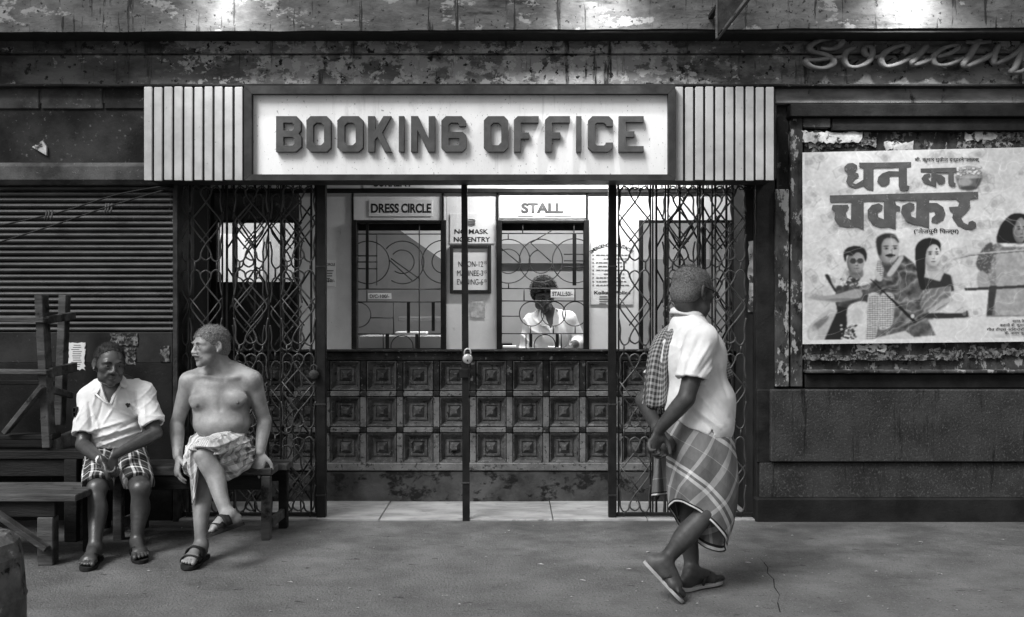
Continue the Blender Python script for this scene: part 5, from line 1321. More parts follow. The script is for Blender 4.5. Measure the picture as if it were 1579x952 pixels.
class Head:
    def __init__(s, c, H=.235, yaw=0, pitch=0, roll=0):
        s.c = V3(c); s.s = H / .23
        y, p, r = R(yaw), R(pitch), R(roll)
        f = np.array([math.sin(y), -math.cos(y), 0]); up = np.array([0, 0, 1.0]); rt = np.cross(f, up)
        f, up = f * math.cos(p) - up * math.sin(p), up * math.cos(p) + f * math.sin(p)
        rt, up = rt * math.cos(r) + up * math.sin(r), up * math.cos(r) - rt * math.sin(r)
        s.f, s.u, s.r = f, up, rt; s.axes = (rt, f, up)
    def p(s, x, y, z): return s.c + s.s * (s.r * x + s.f * y + s.u * z)
    def sculpt(s, S, nose=1.0, jowl=0.0, ear=True):
        q = s.s
        E = lambda c, r, k, op='u': S.ell(s.p(*c), V3(r) * q, k * q, s.axes, op)
        C = lambda pts, rad, k, op='u': S.chain([s.p(*p) for p in pts], [x * q for x in rad], k * q, 3, op)
        E((0, -.014, .034), (.076, .096, .081), .02); E((0, .028, -.022), (.061, .060, .078), .03)
        E((0, .034, -.072), (.050 + jowl, .050, .038), .025); E((0, .076, -.097), (.021, .016, .017), .02)
        for t in (-1, 1):
            E((t * .043, .052, -.016), (.023, .024, .022), .02)
            E((t * .040, .040, -.066), (.020 + jowl, .026, .028), .02)
            C([(t * .012, .081, .020), (t * .032, .080, .026), (t * .050, .066, .020)], [.009, .011, .008], .014)
            E((t * .031, .098, .004), (.020, .017, .0125), .012, 's')
            E((t * .031, .0745, .003), (.0155, .0125, .0125), .004)
            C([(t * .019, .084, -.004), (t * .031, .0855, -.008), (t * .044, .078, -.004)], [.0035, .0045, .003], .006)
            E((t * .0135, .098, -.029), (.0105 * nose, .012, .009), .006)
            C([(t * .020, .090, -.030), (t * .032, .080, -.055)], [.006, .005], .012)
            if ear:
                ax = (s.r * t + s.f * .45, s.f - s.r * t * .45, s.u + s.f * -.2)
                S.ell(s.p(t * .078, -.012, -.003), V3((.009, .020, .031)) * q, .008 * q, ax); S.ell(s.p(t * .086, -.006, .003), V3((.007, .012, .018)) * q, .006 * q, ax, 's')
                S.ell(s.p(t * .078, -.002, -.032), V3((.007, .010, .011)) * q, .006 * q)
        C([(0, .084, .016), (0, .098, -.006), (0, .103 * (.6 + .4 * nose), -.023)], [.0085, .0095, .0128 * nose], .008)
        C([(-.021, .083, -.053), (0, .094, -.050), (.021, .083, -.053)], [.005, .0078, .005], .007)
        C([(-.019, .083, -.064), (0, .092, -.066), (.019, .083, -.064)], [.005, .0085, .005], .007)
        C([(-.024, .092, -.0585), (0, .104, -.058), (.024, .092, -.0585)], [.003, .004, .003], .004, 's')
    def tones(s, lips=.9, stubble=1.0):
        q = s.s
        return [(s.p(0, .094, -.058), .019 * q, lips), (s.p(0, .07, -.08), .036 * q, stubble), (s.p(.031, .085, .008), .014 * q, .85), (s.p(-.031, .085, .008), .014 * q, .85)]
    def eyes(s, root):
        for t in (-1, 1):
            b = MB()
            def sph(u, v, c=s.p(t * .031, .0765, .0035), r=.0108 * s.s):
                a, e = 2 * math.pi * u, math.pi * (v - .5)
                return c + r * (s.r * math.cos(a) * math.cos(e) + s.u * .72 * math.sin(a) * math.cos(e) + s.f * 1.02 * math.sin(e))
            b.grid(sph, 12, 8); e_ = part('eye', b, EYE_W, root)
            b = MB(); c = s.p(t * .031, .0876, .0035)
            def dsk(u, v, c=c):
                a = 2 * math.pi * u; return c + .0052 * s.s * v * (s.r * math.cos(a) + s.u * math.sin(a)) - s.f * .0012 * v * v
            b.grid(dsk, 12, 2); part('pupil', b, EYE_D, e_)
    def hair(s, root, m, front=.075, slope=1.2, base=-.032, thick=.008, bald=None, rough=.003, eyebrows=True, name='hair', kv=190, strands=5200, length=.013, lift=.7, thin=0):
        lo, hi = s.c - .17, s.c + .17
        S = Sculpt(lo, hi, .004); q = s.s
        tk = thick * .55; S.ell(s.p(0, -.016, .036), V3((.077 + tk, .097 + tk, .082 + tk)) * q, .01, s.axes)
        S.ell(s.p(0, -.055, -.02), V3((.066 + thick * .6, .056 + thick, .06)) * q, .03, s.axes)
        if bald: S.ell(s.p(*bald[0]), V3(bald[1]) * q, .02, s.axes, 's')
        c, f, u, r = s.c, s.f, s.u, s.r
        def cutfn(X_, Y_, Z_):
            x, y, z = X_ - c[0], Y_ - c[1], Z_ - c[2]
            lf = (x * f[0] + y * f[1] + z * f[2]) / q; lu = (x * u[0] + y * u[1] + z * u[2]) / q; lr = (x * r[0] + y * r[1] + z * r[2]) / q
            wob = .004 * np.sin(lr * 130) + .003 * np.sin(lr * 310 + lf * 200)
            d1 = (slope * np.maximum(lf, -.06) + base - lu + wob + .10 * np.abs(lr) * (lf > .03)) / 1.5
            return np.maximum(d1, -.075 - lu) * q
        S.cutf(cutfn)
        sl = tuple(slice(0, S.n[i]) for i in range(3)); X_, Y_, Z_ = S.pts(sl)
        S.f += (rough * np.sin(kv * X_ + 2 * np.sin(70 * Z_)) * np.sin(kv * .9 * Y_ + 1.7 * np.sin(60 * X_)) + rough * .7 * np.sin(kv * 1.3 * Z_ + 1.5 * np.sin(80 * Y_ + 60 * X_))).astype(np.float32)
        me, co = S.mesh(name, wloc(root), 0); ho = part(name, me, m, root)
        # short strands break the edge and the outline of the hair
        rr = np.random.RandomState(int(abs(c[0]) * 1000) % 999); n = strands; vs_, fs = [], []
        ex = V3((.077 + thick, .097 + thick, .082 + thick)) * .985
        while len(fs) < n:
            d = rr.randn(3); d /= np.linalg.norm(d); l = d * ex + V3((0, -.016, .036))
            h = (slope * max(l[1], -.06) + base - l[2] + .10 * abs(l[0]) * (l[1] > .03)) / 1.5
            if h > .004 + .010 * rr.rand() or l[2] < -.075 + .01 * rr.rand(): continue
            if thin and rr.rand() < thin * max(0, 1 - np.linalg.norm((l - V3((0, .02, .118))) / V3((.06, .07, .03)))): continue
            p = s.p(*l); nn = nrm(s.r * d[0] + s.f * d[1] + s.u * d[2]); t = nrm(nn * lift + s.u * -.35 - s.f * .5 + rr.randn(3) * .45); w = nrm(np.cross(t, rr.randn(3))) * .0009
            L_ = length * (.6 + .8 * rr.rand()); k = len(vs_); q1 = p + t * L_ * .6; q2 = p + t * L_ - nn * L_ * .2
            vs_ += [p - w, p + w, q1 + w * .8, q1 - w * .8, q2]; fs += [(k, k + 1, k + 2, k + 3), (k + 3, k + 2, k + 4)]
        b = MB(); b.add(vs_, fs); so = part('hair_strands', b, m, ho); so['kind'] = 'stuff'
        if eyebrows:
            b = MB()
            for t in (-1, 1): b.tube([s.p(t * .014, .0915, .023), s.p(t * .030, .092, .029), s.p(t * .049, .0765, .022)], [.0035 * q, .0045 * q, .002 * q], 6)
            part('eyebrows', b, m, root)

def hand(S, w, fd, pn, curl=(35, 40, 30), spread=5, sc=1.0, thumb=1, thumb_in=.35, k=.006, curls=None):
    """w wrist, fd towards the fingertips, pn out of the palm; thumb=+1/-1 picks the side"""
    w = V3(w); f = nrm(fd); n = V3(pn); n = nrm(n - f * n.dot(f)); l = np.cross(n, f) * thumb
    P_ = lambda a, b, c: w + sc * (f * a + l * b + n * c)
    S.chain([P_(-.02, 0, 0), P_(.015, .002, 0), P_(.05, .006, .003), P_(.085, .002, 0)], [x * sc for x in (.026, .029, .040, .040)], .012, 3, flat=(n, .42))
    S.ell(P_(.035, .026, .010), V3((.016, .028, .014)) * sc, .012, (l, f, n))
    tips = []
    for i, (b, L) in enumerate(((.030, .92), (.010, 1.0), (-.011, .95), (-.030, .78))):
        p = P_(.088 - .006 * abs(i - 1), b, 0); a = R(spread * (1.5 - i)); d = nrm(f * math.cos(a) + l * math.sin(a)); pts = [p - d * .012 * sc, p]; cu = 0
        cc = curls[i] if curls else curl
        for j, sg in enumerate((.044, .027, .021)):
            cu += R(cc[j]); dd = d * math.cos(cu) + n * math.sin(cu); pts.append(pts[-1] + dd * sg * L * sc)
        S.chain(pts, [x * sc * (.93 if i == 3 else 1) for x in (.0105, .0102, .0094, .0085, .0070)], k, 2); tips.append(pts[-1])
    d = nrm(f * .55 + l * .75 + n * thumb_in); p = P_(.022, .028, .006); q_ = p + d * .040 * sc; d2 = nrm(d + f * .5 + n * .2); r_ = q_ + d2 * .030 * sc; d3 = nrm(d2 + f * .35 - l * .2)
    S.chain([p, q_, r_, r_ + d3 * .024 * sc], [x * sc for x in (.0145, .0125, .0112, .0085)], .008, 2)
    return tips
def foot(S, ankle, heel, toe, side, sc=1.0, up=(0, 0, 1)):
    """heel, toe: points on the sole; side: unit vector to the big-toe side"""
    a, h, t = V3(ankle), V3(heel), V3(toe); f = nrm(t - h); u = V3(up); u = nrm(u - f * u.dot(f)); l = np.cross(u, f); l = l * (1 if l.dot(V3(side)) > 0 else -1); L = np.linalg.norm(t - h)
    P_ = lambda x, y, z: h + f * x * L + l * y * sc + u * z * sc
    S.ell(P_(.10, 0, .030), V3((.034, .040, .032)) * sc, .02, (l, f, u))
    S.chain([a, P_(.22, 0, .060), P_(.5, .004, .046), P_(.72, .004, .026)], [x * sc for x in (.036, .040, .036, .030)], .02, 3)
    S.chain([P_(.15, 0, .02), P_(.5, -.012, .018), P_(.74, -.012, .018)], [x * sc for x in (.028, .026, .026)], .02, 3)
    S.chain([P_(.66, -.028, .018), P_(.74, .024, .02)], [.022 * sc, .025 * sc], .02)
    for i, (y, x1, r) in enumerate(((.034, 1.0, .0135), (.012, .985, .0100), (-.006, .95, .0092), (-.022, .91, .0086), (-.036, .86, .0085))):
        S.chain([P_(.74, y * .9, .018), P_(x1 - .09, y * 1.05, .022), P_(x1 - .025, y * 1.1, .014)], [r * 1.05 * sc, r * sc, r * .95 * sc], .004, 2)
    return P_
def sandal(root, heel, toe, side, sole_m, up=(0, 0, 1), w=.047, th=.018, kind='thong', label=None, sc=1.0):
    h, t = V3(heel), V3(toe); f = nrm(t - h); u = V3(up); u = nrm(u - f * u.dot(f)); l = np.cross(u, f); l = l * (1 if l.dot(V3(side)) > 0 else -1); L = np.linalg.norm(t - h)
    P_ = lambda x, y, z: Vector(h + f * x * L + l * y + u * z)
    prof = [(-.06, .0), (-.03, .55), (.08, .78), (.3, .74), (.5, .78), (.72, 1.0), (.88, .95), (.98, .72), (1.05, .35), (1.065, 0)]
    out = spline(prof, 3); ring_ = [(x, y * w + .004) for x, y in out] + [(x, -y * w * .97 + .004) for x, y in out[::-1][1:-1]]
    b = MB(); n = len(ring_); vs_ = []; fs = []
    for zz, k in ((-th, .97), (-th * .5, 1), (-.001, 1)):
        for x, y in ring_: vs_.append(P_(x, y * k, zz))
    for r_ in range(2):
        for i in range(n): fs.append((r_ * n + i, r_ * n + (i + 1) % n, r_ * n + n + (i + 1) % n, r_ * n + n + i))
    fs.append(tuple(range(n))); fs.append(tuple(range(2 * n, 3 * n)))
    b.add(vs_, fs, False, P_(.5, 0, -th / 2))
    o = part('sandal', b, sole_m, root, label)
    b = MB(); z = .062 * sc
    if kind == 'thong':
        for y in (1, -1): b.tube([P_(.42, y * w * .82, 0), P_(.50, y * w * .80, z * .55), P_(.66, y * w * .42 + .006, z * .86), P_(.80, .020, z * .55), P_(.86, .0215, .004)], [.007, .009, .009, .007, .005], 6, flat=.7)
    else:
        for x0, x1 in ((.38, .60), (.62, .84)):
            b.grid(lambda a, v: P_(x0 + (x1 - x0) * v, w * 1.02 * math.cos(math.pi * a) , (.004 + (z * (1.04 - .35 * (x0 - .46) / .16 * 1.0)) * max(0.0, math.sin(math.pi * a)) ** .7 + .004)), 14, 3)
    so = part('strap', b, RUBBER, o)
    sm = so.modifiers.new('thickness', 'SOLIDIFY') if kind != 'thong' else None
    if sm: sm.thickness = .006
    return o
def sheet_part(name, fn, nu, nv, m, root, weave=None, edge=None, thick=.005, closed=False, label=None):
    b = MB(); b.grid(fn, nu, nv, True, closed); me = b.mesh(name, wloc(root))
    w = nu if closed else nu + 1
    uu = np.array([i / nu for j in range(nv + 1) for i in range(w)]); vv = np.array([j / nv for j in range(nv + 1) for i in range(w)])
    if weave: U, V_ = weave(uu, vv); set_uvm(me, U, V_)
    if edge is not None:
        a = me.attributes.new('edge', 'FLOAT', 'POINT'); a.data.foreach_set('value', edge(uu, vv).astype(np.float32))
    o = part(name, me, m, root, label); md = o.modifiers.new('thickness', 'SOLIDIFY'); md.thickness = thick; md.offset = 0; return o
def lerp(a, b, t): return V3(a) * (1 - t) + V3(b) * t
def person(label, base): return thing('person', label, 'person', base)
# ================================================================ SEATED MAN IN THE POLO SHIRT
def man_polo():
    root = person('seated man in a pale polo shirt and plaid shorts on the bench, hands clasped', (X(178, 6.2), -.42, 0))
    lo, hi = (-2.82, -1.42, -.02), (-1.99, -.18, 1.27)
    S = Sculpt(lo, hi, .005)
    pel = P(177, 0, 6.18); pel.z = .56; bel = P(179, 0, 6.12); bel.z = .71; che = P(180, 0, 6.09); che.z = .885
    shL, shR = P(141, 612, 6.07), P(219, 608, 6.07)
    elL, elR = P(127, 686, 5.92), P(240, 668, 5.98)
    wrL, wrR = P(158, 711, 5.70), P(176, 702, 5.76)
    hd = Head(P(169, 561.5, 5.95), .252, 36, 9, 4)
    S.ell(pel, (.165, .135, .12), .05); S.ell(bel, (.155, .135, .15), .06); S.ell(che, (.158, .11, .15), .06)
    S.chain([shL, lerp(shL, shR, .5) + V3((0, .01, .035)), shR], [.06, .066, .06], .05)
    S.chain([P(179, 612, 6.12), P(176, 592, 6.07), hd.p(0, -.03, -.06)], [.075, .056, .055], .03)
    hd.sculpt(S, 1.05, .004)
    for sh, el, wr in ((shL, elL, wrL), (shR, elR, wrR)):
        S.chain([sh, lerp(sh, el, .35), lerp(sh, el, .75), el], [.055, .049, .043, .038], .03)
        S.chain([el, lerp(el, wr, .25), lerp(el, wr, .65), wr], [.038, .043, .034, .0265], .015)
    hand(S, wrL, (.16, -.10, -.30), (.75, .25, .15), (55, 60, 40), 2, 1.0, 1)
    hand(S, wrR, (-.03, -.16, -.30), (-.75, .35, .05), (50, 55, 40), 2, 1.0, -1)
    hipL, hipR = P(160, 0, 6.17), P(198, 0, 6.17); hipL.z = hipR.z = .545
    knL, knR = P(150, 753, 5.68), P(217, 754, 5.72)
    anL, anR = P(147, 848, 5.50), P(211, 838, 5.67)
    for hp, kn, an in ((hipL, knL, anL), (hipR, knR, anR)):
        S.chain([hp, lerp(hp, kn, .5), lerp(hp, kn, .88), kn], [.09, .079, .064, .058], .03)
        S.chain([kn, lerp(kn, an, .18), lerp(kn, an, .38) + V3((0, .018, 0)), lerp(kn, an, .7), an], [.054, .050, .056, .040, .034], .015)
    hL, tL = P(150, 0, 5.58), P(131, 0, 5.325); hR, tR = P(209, 0, 5.74), P(219, 0, 5.49)
    for v in (hL, tL, hR, tR): v.z = .022
    foot(S, anL, hL, tL, (1, 0, 0)); foot(S, anR, hR, tR, (-1, 0, 0))
    me, co = S.mesh('body', wloc(root)); set_tone(me, co, hd.tones() + [(P(150, 745, 5.62), .05, 1.3), (hd.p(0, .05, -.03), .075, 1.35), (hd.p(0, .06, .06), .035, 1.5), (hd.p(.035, .06, -.02), .02, 1.35), (hd.p(-.035, .06, -.02), .02, 1.35)]); part('body', me, SKIN_D, root)  # pale spots paint highlights on knee, forehead and cheeks
    hd.eyes(root); hd.hair(root, HAIR_D, .08, 1.75, -.018, .003, rough=.0003)
    # shirt
    T = Sculpt(lo, hi, .005)
    T.ell(pel + Vector((0, -.02, 0)), (.195, .172, .13), .05); T.ell(bel + Vector((0, -.01, -.03)), (.180, .168, .17), .06); T.ell(che, (.180, .130, .165), .06)
    T.chain([shL + Vector((-.008, 0, -.012)), lerp(shL, shR, .5) + V3((0, .012, .028)), shR + Vector((.008, 0, -.012))], [.072, .082, .072], .04)
    for sh, el, t in ((shL, elL, .80), (shR, elR, .80)):
        A_ = T.copy(); A_.f[:] = .2
        e2 = lerp(sh, el, .95); d = nrm(V3(el) - V3(sh)); A_.chain([sh, lerp(sh, el, .4), e2], [.074, .072, .076], 0)
        A_.cut(lerp(sh, el, t), d)
        I_ = T.copy(); I_.f[:] = .2; I_.chain([lerp(sh, el, t - .12), lerp(sh, el, 1.1)], [.052, .066], 0); A_.f = np.maximum(A_.f, -I_.f)
        hh = np.clip(.5 + .5 * (T.f - A_.f) / .03, 0, 1); T.f = T.f + (A_.f - T.f) * hh - .03 * hh * (1 - hh)
    T.cut((0, 0, .505), (0, -.12, -1))
    T.cutf(lambda X_, Y_, Z_: (Z_ - 1.0 + 0 * X_ + 0 * Y_))
    # neck opening and the open placket
    nk = V3(P(174, 586, 6.03)); T.ell(nk + V3((0, .02, .03)), (.068, .085, .058), .01, None, 's')
    a, b_, c_ = P(155, 588, 6), P(192, 588, 6), P(171, 623, 6)
    yf = che.y - .05
    def vcut(X_, Y_, Z_):
        w = np.clip((Z_ - c_.z) / (a.z - c_.z), 0, 1.6) * .066; return -np.maximum(np.maximum(np.abs(X_ - (c_.x + (Z_ - c_.z) * .02)) - w, c_.z - Z_) , Y_ - yf)
    T.f = np.maximum(T.f, vcut(*T.pts(tuple(slice(0, T.n[i]) for i in range(3)))).astype(np.float32))
    g = lambda px, py: (X(px, 5.97), Z(py, 5.97))
    for (p0, p1, w, am) in (((143, 664), (190, 650), .012, .010), ((146, 676), (206, 658), .012, .011), ((150, 690), (222, 664), .011, .009), ((146, 640), (160, 668), .010, .008), ((190, 600), (205, 640), .010, .008), ((205, 600), (212, 650), .012, -.010), ((136, 622), (146, 660), .010, -.011),
                            ((160, 655), (175, 628), .009, .006), ((180, 668), (214, 640), .011, -.008), ((150, 683), (214, 662), .009, -.008), ((160, 700), (230, 682), .010, .010), ((150, 600), (143, 625), .010, .006), ((222, 620), (228, 648), .010, .006), ((128, 625), (122, 655), .010, .006), ((210, 700), (240, 688), .012, .010), ((160, 612), (150, 650), .009, -.006)):
        T.fold(g(*p0), g(*p1), w * .8, am * 1.2)
    T.ripple(.003, (30, 10, 46), 2); T.crease(.005, (26, 8, -30), 1); T.crease(.005, (14, 10, 40), 5)
    me, co = T.mesh('polo_shirt', wloc(root)); so = part('polo_shirt', me, SHIRT, root)
    # collar leaves, placket and marks
    def leaf(pts, y0, dy):
        b = MB(); q_ = [P(100 + u / 5.01, 510 + v / 5.01, DIST + y) for u, v, y in pts]
        n = len(q_); off = Vector((0, .009, 0)); b.v = q_ + [p + off for p in q_]; b.f = [tuple(range(n)), tuple(range(2 * n - 1, n - 1, -1))] + [(i, n + i, n + (i + 1) % n, (i + 1) % n) for i in range(n)]; b.sm = [False] * len(b.f)
        bm = bmesh.new(); me = b.mesh('collar', wloc(root)); bm.from_mesh(me); bmesh.ops.recalc_face_normals(bm, faces=bm.faces); bmesh.ops.triangulate(bm, faces=bm.faces); bm.to_mesh(me); bm.free(); part('collar', me, SHIRT, so)
    yc = che.y - .135
    leaf([(262, 352, yc + .10), (235, 385, yc + .065), (205, 488, yc - .002), (240, 498, yc - .004), (268, 455, yc + .01), (280, 400, yc + .05)], 0, 0)
    leaf([(440, 340, yc + .10), (470, 370, yc + .07), (480, 440, yc + .008), (468, 442, yc - .004), (424, 430, yc - .004), (428, 395, yc + .04)], 0, 0)
    b = MB(); b.tube([P(100 + u / 5.01, 510 + v / 5.01, DIST + y) for u, v, y in ((240, 492, yc), (300, 545, yc - .008), (355, 575, yc - .012))], .006, 6, flat=.5); part('placket', b, SHIRT, so)
    b = MB(); b.tube([P(100 + u / 5.01, 510 + v / 5.01, DIST + y) for u, v, y in ((425, 432, yc + .002), (385, 505, yc - .008), (358, 578, yc - .012))], .007, 6, flat=.5); part('placket', b, SHIRT, so)
    e0 = P(197, 625, DIST + che.y - .128); b = MB()
    for k, (dx, dz) in enumerate(((0, 0), (.006, .004), (-.005, .006), (.003, -.008))): b.obox(e0 + Vector((dx, 0, dz)), Vector((.004, 0, .002)), Vector((0, .012, 0)), Vector((-.002, 0, .005)))
    part('emblem', b, MATS['black_ink'], so)
    e0 = P(121.5, 634.5, 6.0); b = MB()
    for bx_ in ((-.012, -.009, -.03, .03), (.006, .009, -.03, .03), (-.012, .009, .026, .03), (-.012, .009, -.03, -.026), (-.012, .009, -.002, .002)): b.box(e0.x + bx_[0], e0.x + bx_[1], e0.y - .06, e0.y + .02, e0.z + bx_[2], e0.z + bx_[3])
    part('sleeve_patch', b, MATS['black_ink'], so)
    # shorts
    T = Sculpt(lo, hi, .005)
    T.ell(pel, (.185, .155, .125), .05)
    for hp, kn in ((hipL, knL), (hipR, knR)):
        T.chain([hp, lerp(hp, kn, .5), lerp(hp, kn, .86), lerp(hp, kn, 1.08)], [.108, .098, .088, .086], .02)
        A_ = T.copy(); A_.f[:] = .2; A_.chain([lerp(hp, kn, .8), lerp(hp, kn, 1.3)], [.05, .082], 0); d = nrm(V3(kn) - V3(hp)); 
        T.f = np.maximum(T.f, -A_.f)
    dk = nrm(V3(knL) - V3(hipL)); T.cut(lerp(hipL, knL, .96), nrm(dk + V3((0, 0, -.25))))
    T.cut((0, 0, .452), (0, .1, -1)) ; T.cut((0, 0, .66), (0, 0, 1))
    T.ripple(.003, (60, 26, 10), 1); T.crease(.008, (40, 14, 24), 2)
    me, co = T.mesh('shorts', wloc(root)); L_ = co[:, 0] < X(186, 5.9)
    cx_ = np.where(L_, hipL.x + (co[:, 1] - hipL.y) / (knL.y - hipL.y) * (knL.x - hipL.x), hipR.x + (co[:, 1] - hipR.y) / (knR.y - hipR.y) * (knR.x - hipR.x))
    set_uvm(me, co[:, 0] - cx_ + .004 * np.sin(co[:, 1] * 30) + 1.0, -co[:, 1] + .6 * (.6 - co[:, 2]) + .003 * np.sin(co[:, 0] * 40))
    part('shorts', me, cloth('plaid_shorts', [(0, .03), (.30, .75), (.44, .03), (.52, .28), (.60, .03), (.80, .85), (.90, .05)], [(0, .04), (.22, .04), (.40, .30), (.48, .03), (.74, .9), (.84, .08)], .115, .10), root)
    b = MB(); w0, w1 = Vector(lerp(elL, wrL, .90)), Vector(lerp(elL, wrL, .97)); b.tube([w0, w1], .031, 12); part('wristband', b, SHIRT_W, root)
    sandal(root, hL, tL, (1, 0, 0), RUBBER); sandal(root, hR, tR, (-1, 0, 0), RUBBER)
man_polo()

# ================================================================ SHIRTLESS MAN WITH CROSSED LEGS
def man_bare():
    root = person('shirtless grey haired man in a checked cloth wrap sitting cross legged on the bench', (X(338, 6.2), -.42, 0))
    lo, hi = (-2.24, -1.40, -.02), (-1.45, -.16, 1.36)
    S = Sculpt(lo, hi, .005)
    pel = P(340, 0, 6.20); pel.z = .57; bel = P(341, 652, 6.10); che = P(339, 606, 6.12)
    shL, shR = P(293, 589, 6.13), P(388, 587, 6.13)
    elL, elR = P(273, 653, 6.17), P(408, 648, 6.19)
    wrL, wrR = P(274, 704, 6.02), P(401, 698, 6.10)
    hd = Head(P(324, 534, 6.06), .250, -44, 4, -3)
    S.ell(pel, (.165, .14, .13), .05); S.ell(bel + Vector((0, .02, 0)), (.178, .145, .115), .05); S.ell(bel + Vector((-.002, -.045, -.008)), (.150, .105, .078), .03); S.ell(P(340, 628, 6.12), (.172, .125, .12), .05)
    S.ell(che + Vector((0, .01, 0)), (.178, .118, .15), .05)
    S.chain([shL, P(320, 578, 6.15), P(345, 572, 6.15), P(366, 576, 6.15), shR], [.062, .066, .07, .066, .062], .045)
    # collar bones, pectorals
    S.chain([P(341, 584, 6.045), P(318, 580, 6.05), P(300, 581, 6.09)], [.006, .006, .005], .03); S.chain([P(352, 584, 6.055), P(368, 581, 6.07), P(380, 581, 6.10)], [.005, .005, .004], .04)
    S.ell(P(308, 617, 6.035), (.066, .040, .042), .05); S.ell(P(365, 614, 6.035), (.066, .040, .042), .05); S.ell(P(306, 625, 6.02), (.040, .026, .020), .03); S.ell(P(366, 621, 6.02), (.040, .026, .020), .03)
    S.chain([P(338, 592, 5.99), P(339, 632, 5.985)], [.006, .006], .02, op='s')
    for px, py in ((303.5, 627), (366.5, 622)): S.ell(P(px, py, 5.990), (.006, .010, .006), .006)
    S.chain([P(349, 588, 6.14), P(342, 566, 6.11), hd.p(0, -.035, -.06)], [.075, .062, .060], .03)
    hd.sculpt(S, 1.05, .006)
    for sh, el, wr, bulge in ((shL, elL, wrL, -1), (shR, elR, wrR, 1)):
        S.chain([sh, lerp(sh, el, .3) + V3((bulge * .004, 0, 0)), lerp(sh, el, .7), el], [.060, .053, .047, .040], .03)
        S.chain([el, lerp(el, wr, .22), lerp(el, wr, .6), wr], [.040, .045, .038, .029], .016)
    hand(S, wrL, (.02, -.12, -.5), (.8, .55, 0), (18, 24, 16), 5, 1.02, -1, .25)
    hand(S, wrR, (-.04, -.14, -.42), (.1, 1, -.3), (16, 22, 18), 8, 1.05, -1, .1)
    hp1, kn1, an1 = P(316, 0, 6.18), P(307, 722, 5.70), P(311, 842, 5.53); hp1.z = .55
    hp2, kn2, an2 = P(362, 0, 6.18), P(316, 702, 5.56), P(351, 795, 5.43); hp2.z = .56
    S.chain([hp1, lerp(hp1, kn1, .5), kn1], [.092, .08, .058], .03); S.chain([hp2, lerp(hp2, kn2, .5), kn2], [.092, .082, .060], .03)
    S.chain([kn1, lerp(kn1, an1, .2), lerp(kn1, an1, .38) + V3((.004, .02, 0)), lerp(kn1, an1, .72), an1], [.056, .052, .058, .041, .036], .015)
    S.chain([kn2, lerp(kn2, an2, .16), lerp(kn2, an2, .36) + V3((.006, .02, 0)), lerp(kn2, an2, .72), an2], [.060, .056, .056, .042, .036], .015)
    h1, t1 = P(314, 0, 5.60), P(287, 0, 5.34); h1.z = t1.z = .026
    h2, t2 = P(370, 807, 5.45), P(322, 824, 5.29)
    up2 = nrm((-.25, .22, .94))
    foot(S, an1, h1, t1, (1, 0, 0)); foot(S, an2, h2, t2, (-.2, -1, 0), 1.0, up2)
    me, co = S.mesh('body', wloc(root))
    set_tone(me, co, hd.tones(.6, .95) + [(P(303.5, 627, 5.975), .017, .28), (P(366.5, 622, 5.975), .017, .28), (P(338, 610, 5.99), (.03, .1, .09), .82), (an1, (.09, .2, .10), .62), (P(311, 790, 5.58), (.1, .14, .16), .7)])
    part('body', me, SKIN_M, root)
    hd.eyes(root); hd.hair(root, HAIR_G, .078, 1.2, -.028, .007, rough=.0004, kv=420)
    b = MB(); b.tube([hd.p(-.032, .083, -.050), hd.p(-.014, .101, -.040), hd.p(0, .104, -.038), hd.p(.014, .101, -.040), hd.p(.032, .083, -.050)], [.003, .0078, .008, .0078, .003], 8); part('moustache', b, HAIR_W, root)
    # wrapped cloth
    T = Sculpt(lo, hi, .005)
    T.ell(pel + Vector((0, 0, -.0)), (.190, .17, .10), .04); T.ell(P(342, 690, 6.05), (.165, .12, .085), .04)
    T.chain([hp1, lerp(hp1, kn1, .5), lerp(hp1, kn1, 1.02)], [.110, .104, .088], .03); T.chain([hp2, lerp(hp2, kn2, .5), lerp(hp2, kn2, 1.0)], [.110, .108, .090], .035)
    T.chain([P(372, 705, 6.1), P(350, 722, 5.80)], [.09, .075], .04)
    T.cut(kn2, nrm(V3((-.12, -.62, -.75)))); T.cut((0, 0, .408), (0, .0, -1)); T.cut((0, 0, .668), (0, .15, 1))
    A_ = T.copy(); A_.f[:] = .2; A_.chain([lerp(kn2, an2, -.06), lerp(kn2, an2, .3)], [.070, .075], 0); T.f = np.maximum(T.f, -A_.f)
    g = lambda px, py: (X(px, 5.85), Z(py, 5.85))
    for (p0, p1, w, am) in (((300, 676), (345, 686), .010, .012), ((320, 672), (384, 680), .010, .012), ((335, 690), (386, 686), .010, .012), ((330, 700), (386, 698), .010, -.012), ((338, 708), (384, 702), .009, .013), ((340, 718), (382, 712), .009, -.010), ((342, 726), (378, 718), .009, .012), ((345, 736), (366, 728), .009, .010),
                            ((296, 690), (340, 700), .010, -.010), ((330, 684), (346, 722), .010, -.012), ((345, 690), (356, 730), .009, -.008), ((365, 684), (376, 716), .009, -.009), ((310, 684), (332, 690), .009, .010)):
        T.fold(g(*p0), g(*p1), w * .72, am * 1.15)
    T.ripple(.003, (40, 30, 70), 4, 9); T.crease(.010, (20, 12, 52), 3, 8); T.crease(.007, (46, 10, 30), 7, 9)
    me, co = T.mesh('cloth_wrap', wloc(root))
    wob = .006 * np.sin(co[:, 0] * 38 + co[:, 2] * 50) + .005 * np.sin(co[:, 2] * 70 - co[:, 0] * 25)
    tw = .6 * np.clip((co[:, 0] - X(322, 5.85)) / .10, 0, 1)
    set_uvm(me, co[:, 0] * (1 - .35 * tw) + .75 * tw * co[:, 2] + wob * tw + 3, co[:, 2] - .35 * co[:, 1] + .5 * tw * co[:, 0] + wob * tw)
